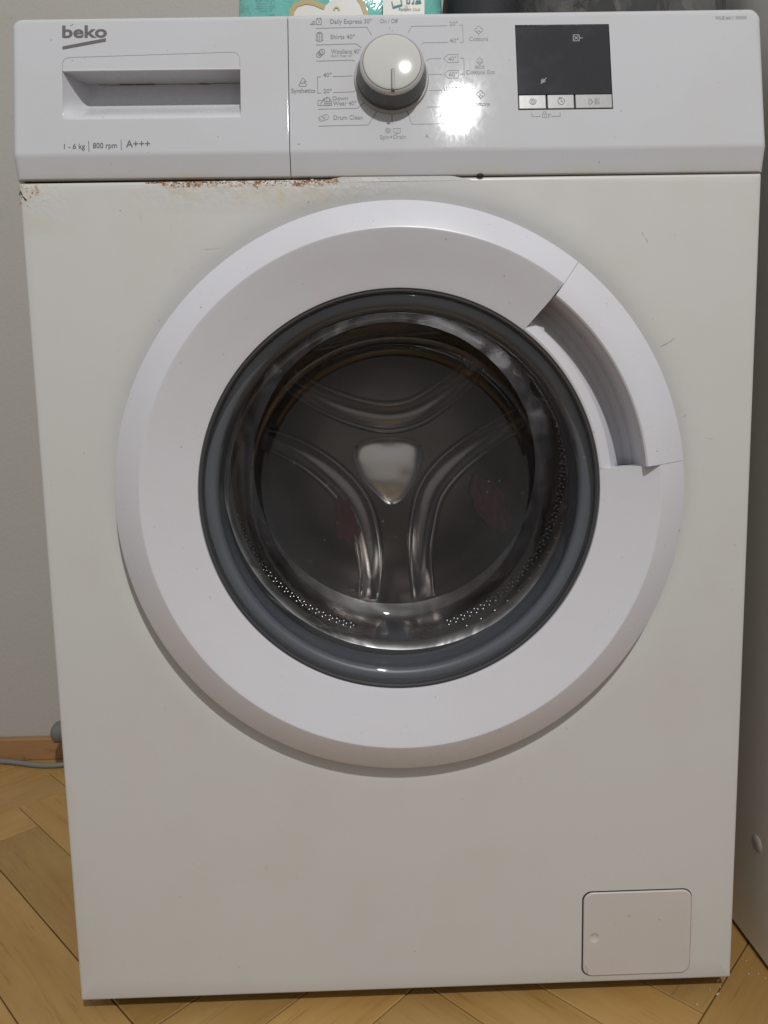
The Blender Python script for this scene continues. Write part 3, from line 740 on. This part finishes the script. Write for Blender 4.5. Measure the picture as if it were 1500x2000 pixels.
# lifted flakes of paint along the seam
flake_m = M('paint_flake', (0.60, 0.58, 0.54), 0.4); rustf = M('rust_flake', (0.15, 0.07, 0.035), 0.9); rustf.mix(rustf.mapr(rustf.noise(500, 3), .35, .55), (0.32, 0.18, 0.08))
def flakes(name, mat, n, seed, smin, smax):
    random.seed(seed); V = []; Fc = []
    for k in range(n):
        if random.random() < 0.08:
            px = random.gauss(52, 13); py = random.gauss(383, 11)
            if px < 39 or py < 362 or px > 82: continue
        else:
            px = random.uniform(285, 650); f = (px-285)/365
            band = [3, 9, 12, 5, 6, 9, 12, 9, 9, 12, 6][min(10, int(f*11))]
            py = 358-(px-33)*0.0195+2.5+abs(random.gauss(0, 0.55))*band
        c = at(px, py, 0.0)
        if c.z > ZT-0.0012: continue
        r = random.uniform(smin, smax); m = random.randint(4, 7); b = len(V); a0_ = random.random()*6
        V.append(c+Vector((0, -r*random.uniform(.25, .6), 0)))
        for i in range(m):
            rr_ = r*random.uniform(.5, 1.2); V.append(c+Vector((rr_*1.5*math.cos(a0_+2*PI*i/m), 0.0001, rr_*math.sin(a0_+2*PI*i/m))))
        for i in range(m): Fc.append((b, b+1+i, b+1+(i+1) % m))
    me = mesh(V, Fc); fix(me); return link(name, me, mat.m, body, kind='stuff')
flakes('paint_flakes', flake_m, 70, 3, 0.0005, 0.0012)
flakes('rust_flakes', rustf, 300, 5, 0.0003, 0.0008)

# dark bead stuck under the seam
c = at(938, 342.5, -0.0006); bm = bmesh.new(); bmesh.ops.create_uvsphere(bm, u_segments=12, v_segments=8, radius=0.0022)
for v in bm.verts: v.co = c+Vector((v.co.x*1.3, v.co.y*.7, v.co.z*.75))
me = bpy.data.meshes.new('m'); bm.to_mesh(me); bm.free(); link('dirt_bead', me, dark_gap.m, body, True)

scuff_m = M('scuff_grey', (0.46, 0.44, 0.41), .7)
sc_l = [[(1253, 453), (1257, 459)], [(1261, 464), (1265, 473)], [(1292, 674), (1301, 671), (1318, 660)], [(790, 1393), (792, 1399)], [(231, 683), (233, 687)], [(238, 1880), (241, 1883)],
        [(427, 1874), (432, 1872)], [(1380, 855), (1392, 858)], [(1371, 930), (1376, 921)], [(1435, 843), (1437, 846)], [(274, 420), (276, 434)], [(400, 487), (430, 482)], [(1288, 1178), (1291, 1181)], [(1353, 1790), (1354, 1796)],
        [(1352, 1805), (1354, 1809)], [(605, 1530), (607, 1534)], [(520, 1690), (522, 1700)], [(180, 1035), (182, 1038)], [(330, 1730), (334, 1731)], [(1330, 1545), (1333, 1547)], [(730, 1862), (733, 1864)], [(900, 1560), (904, 1562)], [(152, 1878), (156, 1880)]]
link('scuff_marks', merged([ribbon([at(x, y, -0.0001) for x, y in q_], random.choice((0.0002, 0.0003, 0.0005)), Vector((0, -1, 0)), off=.00015) for q_ in sc_l]), scuff_m.m, body, kind='stuff')
# ---- door
DI = (0.0001, 0.4700); RI = 0.1672
RR_ = 0.2118
A0, A1 = math.radians(6.2), math.radians(52.0)
def dcen(r):
    f = min(1, max(0, (0.200-r)/(0.200-RI))); return (DC[0]+(DI[0]-DC[0])*f, DC[1]+(DI[1]-DC[1])*f)
def dring(prf, a0, a1, n):
    rings = []
    for r, y in prf:
        c = dcen(r); rings.append(circ(c[0], c[1], r, y, n, a0, a1, False))
    return rings
main_p = [(RO-0.003, 0.0062), (RO-0.0006, -0.004), (RO, -0.0085), (RO-0.0006, -0.0102), (RO-0.002, -0.0113), (RR_+0.0020, -0.0204), (RR_+0.0005, -0.02105), (RR_, -0.0212), (RR_-0.0006, -0.0211), (RR_-0.0020, -0.02065), (RR_-0.02, -0.0150), (RI+0.006, -0.0085), (RI+0.0015, -0.0074), (RI, -0.0068), (RI-0.0004, -0.005), (RI-0.0004, 0.004)]
dm = loft(dring(main_p, A1+0.0012, A0+2*PI-0.0012, 330), False)
# end caps
bm = bmesh.new(); bm.from_mesh(dm); bm.verts.ensure_lookup_table(); n = 331; k = len(main_p)
for j in (0, n-1):
    lst = [bm.verts[i*n+j] for i in range(k)]; bm.faces.new(lst)
bmesh.ops.recalc_face_normals(bm, faces=bm.faces); bm.to_mesh(dm); bm.free()
door = link('porthole_door', sharp(dm, 24), door_m.m, wm)
RL = 0.1992
hand_p = [(RO-0.003, 0.0062), (RO-0.0006, -0.004), (RO, -0.0085), (RO-0.0006, -0.0102), (RO-0.002, -0.0113), (RR_+0.003, -0.0198), (RR_-0.001, -0.0218), (RL+0.004, -0.0240), (RL+0.0012, -0.0243), (RL, -0.0234), (RL-0.0002, -0.016), (RL+0.001, -0.004), (RL+0.001, 0.012), (RL-0.003, 0.0170), (RL-0.010, 0.0130), (RI+0.010, -0.0040), (RI+0.0015, -0.0078), (RI, -0.0072), (RI-0.0004, -0.005), (RI-0.0004, 0.004)]
hr = []
for r, y in hand_p:
    ring_ = []
    N = 90
    for i in range(N+1):
        a = A0+(A1-A0)*i/N; c = dcen(r); yy = y
        # the recess fades a little at both ends
        ring_.append(Vector((c[0]+r*math.cos(a), yy, c[1]+r*math.sin(a))))
    hr.append(ring_)
hm = loft(hr, False); fix(hm)
link('door_handle', sharp(hm, 24), door_m.m, door)
# dark trim ring
def lathe(prf, c, n=160, cap=False):
    return loft([circ(c[0], c[1], r, y, n) for r, y in prf], True, False, cap)
link('glass_trim', sharp(fix(lathe([(RI-0.0004, 0.004), (RI-0.0004, -0.0050), (RI-0.0012, -0.0062), (RI-0.0025, -0.0062), (RI-0.0035, -0.0050), (RI-0.0038, -0.0030), (RI-0.0038, 0.006)], DI)), 30), rim_dark.m, door)
# glass: rim, shoulder, bowl
bowl = [(RI-0.0038, -0.0035), (RI-0.0048, -0.0048), (RI-0.007, -0.0052), (RI-0.014, -0.0044), (RI-0.0170, -0.0020), (RI-0.0190, 0.003), (RI-0.0215, 0.018), (RI-0.0245, 0.045), (RI-0.0280, 0.068), (RI-0.0310, 0.082), (RI-0.0340, 0.0905), (RI-0.0380, 0.0955), (RI-0.0440, 0.0978), (RI-0.060, 0.0985), (RI-0.080, 0.0988), (RI-0.110, 0.0990), (RI-0.140, 0.0992), (0.004, 0.0993)]
gm_ = lathe(bowl, DI, 200, True)
link('glass_bowl', sharp(fix(gm_), 60), glass, door)
# rubber bellows behind the glass
rb = [(RI+0.004, 0.0040), (RI-0.003, 0.0050), (RI-0.006, 0.0046), (RI-0.009, 0.0052), (RI-0.0115, 0.0062), (RI-0.0130, 0.0090), (RI-0.0130, 0.016), (RI-0.0100, 0.026), (RI-0.0080, 0.034), (RI-0.0100, 0.040), (RI-0.0100, 0.047), (RI-0.0100, 0.054), (RI-0.0085, 0.060), (RI-0.004, 0.066), (RI+0.012, 0.068)]
bel = link('rubber_seal', sharp(fix(lathe(rb, DI)), 45), rubber.m, wm)
# drum
RD = 0.188; YD0, YD1 = 0.070, 0.245
DD = (DI[0]-0.002, at(770, 912, 0.30).z-0.000)
DD = (0.0055, 0.4805)
print('drum axis z', DD, 'bowl', DI)
dp_ = [(RD-0.012, YD0+.008), (RD-.002, YD0+.014), (RD, YD0+.022), (RD, 0.12), (RD-0.0016, 0.123), (RD-0.0016, 0.127), (RD, 0.130), (RD, 0.180), (RD-0.002, 0.183), (RD-0.002, 0.187), (RD, 0.190), (RD, 0.206)]
lip_ = [(RD-0.012, YD0+.0085), (RD-0.018, YD0+.013), (RD-0.022, YD0+.0135), (RD-0.0265, YD0+.010), (RD-0.0290, YD0+.003), (RD-0.0275, YD0-.004), (RD-0.023, YD0-.008), (RD-0.015, YD0-.005), (RD-0.006, YD0+.003), (RD-0.002, YD0+.0135)]
corner_ = [(RD+.0003, 0.2055), (RD-0.0010, 0.214), (RD-0.0035, 0.2215), (RD-0.0075, 0.2285), (RD-0.0125, 0.2345), (RD-0.0175, 0.2395), (RD-0.0225, 0.2440)]
drum = link('drum', sharp(fix(lathe(dp_, DD, 200)), 40), drum_m.m, wm)
scatter_m = M('brushed_steel', (0.50, 0.49, 0.475), 0.27, 1.0)
scatter_m.bump(scatter_m.noise(17, 2, .5, None, 1.0), 0.45, 0.010); scatter_m.rough(scatter_m.mapr(scatter_m.noise(22, 3), .3, .7, .25, .42))
corner_m = M('corner_steel', (0.44, 0.43, 0.43), 0.27, 1.0); corner_m.bump(corner_m.noise(15, 2), 0.5, 0.012)
link('drum_lip', sharp(fix(lathe(lip_, DD, 200)), 60), scatter_m.m, drum)
link('drum_corner', sharp(fix(lathe(corner_, DD, 200)), 60), corner_m.m, drum)
# back plate: radial mesh with soft relief
def relief():
    V = []; Fc = []; nr, na = 60, 160
    R = RD-0.0205
    for i in range(nr+1):
        r = R*i/nr+1e-4
        for j in range(na):
            a = 2*PI*j/na; x = r*math.cos(a); z = r*math.sin(a)
            y = YD1-0.012*(1-(r/R)**2)
            V.append(Vector((DD[0]+x, y, DD[1]+z)))
    for i in range(nr):
        for j in range(na): k = (j+1) % na; Fc.append((i*na+j, i*na+k, (i+1)*na+k, (i+1)*na+j))
    return mesh(V, Fc)
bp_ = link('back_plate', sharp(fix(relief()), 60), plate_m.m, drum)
def back_y(x, z):
    R = RD-0.0205; r = math.hypot(x-DD[0], z-DD[1]); return YD1-0.012*(1-(r/R)**2)
def arm(ctrl, w0, label):
    pts = [at(x, y, 0.237) for x, y in ctrl]; path = spline(pts, 14)
    rings = []
    n = len(path)
    for i, p in enumerate(path):
        a = path[max(0, i-1)]; b = path[min(n-1, i+1)]; t = (b-a); t.y = 0; t.normalize()
        s = Vector((t.z, 0, -t.x)); f = i/(n-1); w = w0*(1.0-0.12*math.cos(2*PI*f))
        sec = []
        for u, h in ((-1.25, 0.001), (-1.12, -0.0018), (-1.0, -0.0040), (-0.9, -0.0042), (-0.78, -0.0030), (-0.6, -0.0048), (-0.3, -0.0072), (0, -0.0080), (0.3, -0.0072), (0.6, -0.0048), (0.78, -0.0030), (0.9, -0.0042), (1.0, -0.0040), (1.12, -0.0018), (1.25, 0.001)):
            q_ = p+s*(u*w); ef = min(1, min(f, 1-f)*9)
            sec.append(Vector((q_.x, back_y(q_.x, q_.z)+h*(0.35+0.65*ef), q_.z)))
        rings.append(sec)
    me = loft(rings, False); fix(me)
    return link('pressed_rib', sharp(me, 50), ridge_m.m, bp_)
WR = 24*0.835/F
arm([(562, 738), (600, 763), (650, 788), (705, 807), (760, 815), (812, 804), (862, 773), (908, 735), (932, 698)], WR, '')
arm([(512, 855), (560, 872), (612, 900), (665, 944), (700, 992), (718, 1050), (724, 1112), (720, 1172)], WR*.98, '')
arm([(1022, 812), (972, 842), (915, 880), (868, 922), (838, 968), (825, 1030), (822, 1095), (828, 1168)], WR*.98, '')
# hub
hub_px = [(702, 862), (730, 855), (765, 853), (800, 856), (820, 866), (826, 885), (822, 912), (810, 942), (795, 968), (775, 984), (755, 984), (735, 968), (712, 945), (696, 918), (688, 892), (691, 873)]
hp = spline([at(x, y, 0.231) for x, y in hub_px+hub_px[:1]], 5)[:-1]
hc = at(760, 905, 0.231)
rr = []
for s, h in ((1.0, -0.0010), (0.97, -0.0028), (0.90, -0.0040), (0.75, -0.0052), (0.5, -0.0066), (0.25, -0.0074), (0.03, -0.0077)):
    rr.append([Vector((hc.x+(p.x-hc.x)*s, back_y(hc.x+(p.x-hc.x)*s, hc.z+(p.z-hc.z)*s)+h, hc.z+(p.z-hc.z)*s)) for p in hp])
link('drum_hub', sharp(fix(loft(rr, True, False, True)), 60), hub_m.m, bp_)
# perforations: small raised rims with dark centres
def perfs(name, rows, mat, rad, hgt, seg=7):
    V = []; Fc = []
    for (y, a0_, a1_, n_) in rows:
        for k_ in range(n_):
            a = math.radians(a0_+(a1_-a0_)*(k_+.5)/n_)
            rdir = Vector((math.cos(a), 0, math.sin(a))); tdir = Vector((-math.sin(a), 0, math.cos(a))); ax = Vector((0, 1, 0))
            c_ = Vector((DD[0], y, DD[1]))+rdir*(RD-0.0003)
            b = len(V)
            for rr_, hh in ((rad, 0.0), (rad*.75, hgt), (rad*.45, hgt*1.1)):
                for i in range(seg): t = 2*PI*i/seg; V.append(c_+tdir*(rr_*math.cos(t))+ax*(rr_*1.2*math.sin(t))-rdir*hh)
            V.append(c_-rdir*(hgt*.3))
            for m_i in range(2):
                for i in range(seg): j = (i+1) % seg; Fc.append((b+m_i*seg+i, b+m_i*seg+j, b+(m_i+1)*seg+j, b+(m_i+1)*seg+i))
            for i in range(seg): Fc.append((b+2*seg+i, b+2*seg+(i+1) % seg, b+3*seg))
    me = mesh(V, Fc); fix(me)
    return link(name, sharp(me, 60), mat.m, drum, kind='stuff')
rows = []
for i, y in enumerate((0.196, 0.206, 0.2135)):
    for (a, b) in ((-74, 25), (35, 80), (100, 145), (155, 254)): rows.append((y, a+(i % 2), b+(i % 2), max(6, int((b-a)/2.6))))
for i, y in enumerate((0.100, 0.112, 0.138, 0.152, 0.168)):
    for (a, b) in ((-70, 5), (185, 250)): rows.append((y, a+2*(i % 2), b+2*(i % 2), int((b-a)/5.2)))
perfs('perforations', rows, dimple_m, 0.0028, 0.0022)
# lifters
for k_ in range(3):
    a = math.radians(-92+120*k_)
    rd_ = Vector((math.cos(a), 0, math.sin(a))); td = Vector((-math.sin(a), 0, math.cos(a)))
    rings = []
    for y, hh, ww in ((0.088, 0.000, 0.012), (0.092, 0.008, 0.014), (0.102, 0.016, 0.0165), (0.13, 0.020, 0.018), (0.18, 0.019, 0.018), (0.215, 0.014, 0.016), (0.228, 0.010, 0.014), (0.236, 0.006, 0.012)):
        sec = []
        for u in (-1.3, -1.0, -0.75, -0.4, 0, 0.4, 0.75, 1.0, 1.3):
            h_ = hh*max(0, 1-abs(u)**2.6/1.9) if abs(u) < 1.28 else 0
            sec.append(Vector((DD[0], y, DD[1]))+rd_*(RD+0.001-h_)+td*(u*ww))
        rings.append(sec)
    me = loft(rings, False); link('lifter', sharp(fix(me), 60), paddle_m.m, drum)
# tub behind so that no light leaks
link('outer_tub', sharp(fix(lathe([(RI+0.013, 0.0665), (0.215, 0.074), (0.220, 0.26), (0.20, 0.275), (0.01, 0.276)], DD, 64, True)), 40), dark_gap.m, wm)

# red reflections in the back plate, built as ragged sheets in front of it
def cloth(cx, cy, w, h, mat, name, seed, label, shape):  # cloth-like sheet that stands in for a red reflection
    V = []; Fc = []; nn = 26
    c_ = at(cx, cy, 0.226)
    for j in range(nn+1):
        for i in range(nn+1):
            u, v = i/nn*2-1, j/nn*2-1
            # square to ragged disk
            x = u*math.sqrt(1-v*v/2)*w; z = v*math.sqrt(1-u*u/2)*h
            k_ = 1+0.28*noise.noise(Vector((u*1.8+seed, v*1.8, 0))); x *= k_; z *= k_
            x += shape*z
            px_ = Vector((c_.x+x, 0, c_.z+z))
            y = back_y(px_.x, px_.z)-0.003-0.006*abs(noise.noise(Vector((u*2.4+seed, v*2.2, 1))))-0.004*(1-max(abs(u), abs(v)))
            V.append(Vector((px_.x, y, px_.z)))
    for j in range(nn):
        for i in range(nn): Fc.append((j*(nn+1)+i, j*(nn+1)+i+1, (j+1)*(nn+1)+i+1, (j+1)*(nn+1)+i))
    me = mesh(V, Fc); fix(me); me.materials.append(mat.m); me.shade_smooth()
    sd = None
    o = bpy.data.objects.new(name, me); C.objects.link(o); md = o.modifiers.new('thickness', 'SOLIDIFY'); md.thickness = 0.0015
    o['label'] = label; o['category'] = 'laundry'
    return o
cloth(684, 1012, 0.019, 0.030, red_m, 'red_reflection', 1.3, 'dark red reflection behind the glass, built as a sheet low on the left side of the drum', 0.0)
cloth(962, 985, 0.020, 0.034, red_m, 'red_reflection', 4.7, 'dark red reflection behind the glass, built as a sheet low on the right side of the drum', -0.45)

# ---- drain hose and cable
hose_m = M('grey_hose', (0.135, 0.135, 0.128), 0.5)
hc_ = at(106, 1430, 0.47)
path = spline([Vector((hc_.x+0.10, 0.47, 0.09)), Vector((hc_.x+0.05, 0.47, hc_.z+0.012)), Vector((hc_.x+0.012, 0.47, hc_.z+0.001)), Vector((hc_.x+0.004, 0.47, hc_.z)), Vector((hc_.x-0.004, 0.47, hc_.z))], 10)
hose = thing('drain_hose', 'thick grey drain hose bend peeking out behind the lower left of the machine', 'hose', (hc_.x, 0.47, 0.0))
link('hose_bend', tube_me(path, [0.0165*min(1, math.sqrt(max(0.02, 1-(1-min(1, (path[i].x-hc_.x+0.004)/0.012))**2))) for i in range(len(path))], 20), hose_m.m, hose)
cab_m = M('grey_cable', (0.17, 0.165, 0.155), 0.5)
cpts = [atz(-60, 1484, 0.004), atz(0, 1487, 0.004), atz(35, 1490, 0.004), atz(75, 1495, 0.004), atz(110, 1495, 0.004), atz(160, 1492, 0.004), Vector((-0.36, 0.49, 0.004))]
cpts = [Vector((p.x, min(p.y, 0.518), 0.0042)) for p in cpts]
cable = link('power_cable', tube_me(spline(cpts, 8), 0.0042, 12), cab_m.m)
cable['label'] = 'grey cable lying on the wooden floor along the skirting board'; cable['category'] = 'cable'

# ---- crumbs on the floor
random.seed(11); V = []; Fc = []
for (px, py) in [(1398+random.gauss(0, 9), 1932+random.gauss(0, 8)) for _ in range(4)]+[(1470+random.gauss(0, 16), 1895+random.gauss(0, 16)) for _ in range(6)]+[(1405, 1914), (1402, 1916), (1408, 1915), (1442, 1822), (1462, 1902), (1361, 1962), (1400, 1943)]:
    if px < 1385 and py < 1925: continue
    c = atz(px, py, 0.001)
    r = random.uniform(0.0004, 0.0012)*random.choice((1, 1, 1.5)); b = len(V)
    for d in ((1, 0, 0), (-.3, .9, 0), (-.6, -.8, 0), (0, 0, 1)): V.append(c+Vector(d)*r*random.uniform(.7, 1.3))
    Fc += [(b, b+1, b+3), (b+1, b+2, b+3), (b+2, b, b+3), (b, b+2, b+1)]
cm = mesh(V, Fc); cr_o = link('crumbs', fix(cm), M('crumb_white', (0.62, 0.60, 0.54), .8).m, kind='stuff')
cr_o['label'] = 'tiny white crumbs scattered on the floor at the machine corner'; cr_o['category'] = 'crumbs'

# ---- things on top of the machine
TOPZ = 0.8497
def pillow(x0, x1, yc_, th, z0, z1, seed, nx=40, nz=26, amp=0.004):
    rings = []
    for j in range(nz+1):
        v = j/nz; z = z0+(z1-z0)*v; ring_ = []
        k_ = math.sin(PI*min(1, max(0, v*0.94+0.03)))**0.35
        for i in range(nx*2):
            s = i/(nx*2); a = 2*PI*s
            cx_, cy_ = math.cos(a), math.sin(a)
            ex = 0.45
            X = (abs(cx_)**ex)*math.copysign(1, cx_)*(x1-x0)/2*(0.97+0.03*k_); Y = (abs(cy_)**0.8)*math.copysign(1, cy_)*th/2*k_
            n_ = noise.noise(Vector((X*28+seed, Y*30, z*30)))*amp
            ring_.append(Vector(((x0+x1)/2+X+n_*.4, yc_+Y+n_, z)))
        rings.append(ring_)
    me = loft(rings, True, True, True); return sharp(fix(me), 60)
pk = thing('wipes_package', 'teal plastic package with white label and gold curve standing on the washing machine', 'package', (-0.04, 0.13, TOPZ))
teal = M('teal_film', (0.155, 0.47, 0.43), 0.16); teal.mix(teal.mapr(teal.noise(18, 2), 0.4, 0.7, 0, .5), (0.20, 0.53, 0.48)); teal.bump(teal.noise(38, 3, .6, None, 1.5), 0.55, 0.004)
PY = 0.090
px_a, px_b = at(459, 10, PY+.01).x, at(868, 10, PY+.01).x
link('film_wrap', pillow(px_a, px_b, PY+0.035, 0.07, TOPZ+.0005, TOPZ+0.10, 2.0), teal.m, pk)
# prints lie on the front face
def front_y(px, py): return PY-0.0035
def pkpoly(pts, mat, name, off=0.0):
    P = [at(x, y, PY-0.006-off) for x, y in pts]
    return link(name, merged([(P, [tuple(range(len(P)))])]), mat.m, pk)
def pkprint(name, polys, w, mat, off=0.0004):
    return link(name, merged([ribbon([at(x, y, PY-0.006-off-0.0001*i) for x, y in p], w, Vector((0, -1, 0))) for i, p in enumerate(polys)]), mat.m, pk)
gold = M('gold_print', (0.36, 0.29, 0.11), .4); wprint = M('white_print', (0.60, 0.60, 0.58), .3); tprint = M('teal_print', (0.03, 0.16, 0.17), .5); oprint = M('orange_print', (0.55, 0.25, 0.08), .5)
cloud = [(568, 40), (570, 20), (578, 10), (596, 4), (612, 6), (630, 14), (640, 8), (650, -6), (670, -14), (690, -8), (705, 2), (712, 16), (716, 40)]
pkpoly(cloud, wprint, 'white_cloud')
pkprint('gold_outline', [[(568, 40), (570, 20), (578, 9), (596, 3), (612, 5), (634, 14)]], 0.0042, gold); pkprint('gold_outline', [[(700, -4), (707, 5), (711, 16), (716, 30)]], 0.0042, gold)
pkprint('gold_outline', [arc(657, 20, 5, 6, 0, 180, 12)], 0.0012, gold, 0.0006)
pkpoly([(748, -10), (829, -10), (829, 40), (748, 40)], wprint, 'white_sticker', 0.0002)
pkprint('sticker_symbol', [[(765, 3), (768, 16), (785, 11), (783, -2)], [(767, 14), (784, 9)], [(795, -2), (795, 6), (800, 6), (800, -2)], [(804, 6), (808, 6), (808, 0)], [(811, 6), (823, 5)], [(812, 2), (822, 1)]], 0.0011, tprint)
pkprint('sticker_symbol', [[(791, 16), (791, 11)], [(793.5, 16), (793.5, 9)], [(796, 15), (797, 10)]], 0.0005, oprint)
def pktext(s, px0, px1, py, cap, mat):
    a = at(px0, py, PY-0.0067); b = at(px1, py, PY-0.0067); hh = (at(px0, py-cap, PY-0.0067)-a).length
    text(s, 0, 0, 0, 0, mat, pk, frame=(a, b.x-a.x, hh, Vector((1, 0, 0)), Vector((0, 0, 1)), Vector((0, -1, 0))), off=0)
pktext('defined by', 498, 538, 3.2, 4, tprint); pktext('Standard 100', 503, 532, 8.6, 4, tprint); pktext('tested for safety', 500, 538, 13.8, 3.6, tprint)
pktext('defined by OEKO', 498, 540, 18.6, 3.8, tprint); pktext('Standard 100', 507, 532, 23.6, 3.8, tprint)
pktext('Pampers', 779, 803, 20.5, 5.5, tprint); pktext('Club', 806, 821, 20.3, 5.0, gold)

def heap(name, x0, x1, y0, y1, z1, mat, seed, label, amp=0.012, top=None):
    """a crumpled pile of cloth: closed rounded heap with folds"""
    nx, na = 70, 30; rings = []
    for i in range(nx+1):
        u = i/nx; x = x0+(x1-x0)*u; e_ = math.sin(PI*min(1, max(0.0, u*.98+.01)))**0.22
        ring_ = []
        for j in range(na):
            a = PI*j/(na-1); cx_, sx_ = math.cos(a), math.sin(a)
            y = (y0+y1)/2-abs(cx_)**.6*math.copysign(1, cx_)*(y1-y0)/2*e_
            z = TOPZ+0.0006+(z1-TOPZ)*(sx_**.6)*e_
            f = noise.noise(Vector((x*16+seed, y*10, z*22)))*amp+noise.noise(Vector((x*45+seed, y*12, z*18)))*amp*.45
            if 0 < j < na-1: ring_.append(Vector((x, y+f, z+f*.6)))
            else: ring_.append(Vector((x, y, TOPZ+0.0006)))
        rings.append(ring_)
    me = loft(rings, True, True, True); fix(me); me.materials.append(mat.m); sharp(me, 60)
    o = bpy.data.objects.new(name, me); C.objects.link(o); o['label'] = label; o['category'] = 'clothes'; return o
blk = M('black_cloth', (0.018, 0.019, 0.023), .8); blk.bump(blk.noise(500, 2), .4, .0006)
gry = M('grey_cloth', (0.070, 0.070, 0.068), .9); gry.mix(gry.mapr(gry.noise(24, 3, .5, (1, 1, .5), 2.5), .46, .54, 0, .8), (0.036, 0.036, 0.038)); gry.mix(gry.mapr(gry.noise(30, 2, .5, None, 1.0), .60, .64, 0, .8), (0.115, 0.115, 0.11)); gry.bump(gry.noise(420, 2, .6, (1, 1, .3)), .5, .001)
xa, xb, xc = at(869, 10, .12).x, at(1010, 10, .12).x, at(1440, 10, .13).x
heap('folded_garment', xa+.003, xb, 0.09, 0.24, 1.01, blk, 2.2, 'black garment on the machine beside the teal package', .006)
heap('crumpled_garment', xb+.002, xc, 0.10, 0.28, 1.02, gry, 6.1, 'mottled grey clothes heaped on the right of the machine top', .014)
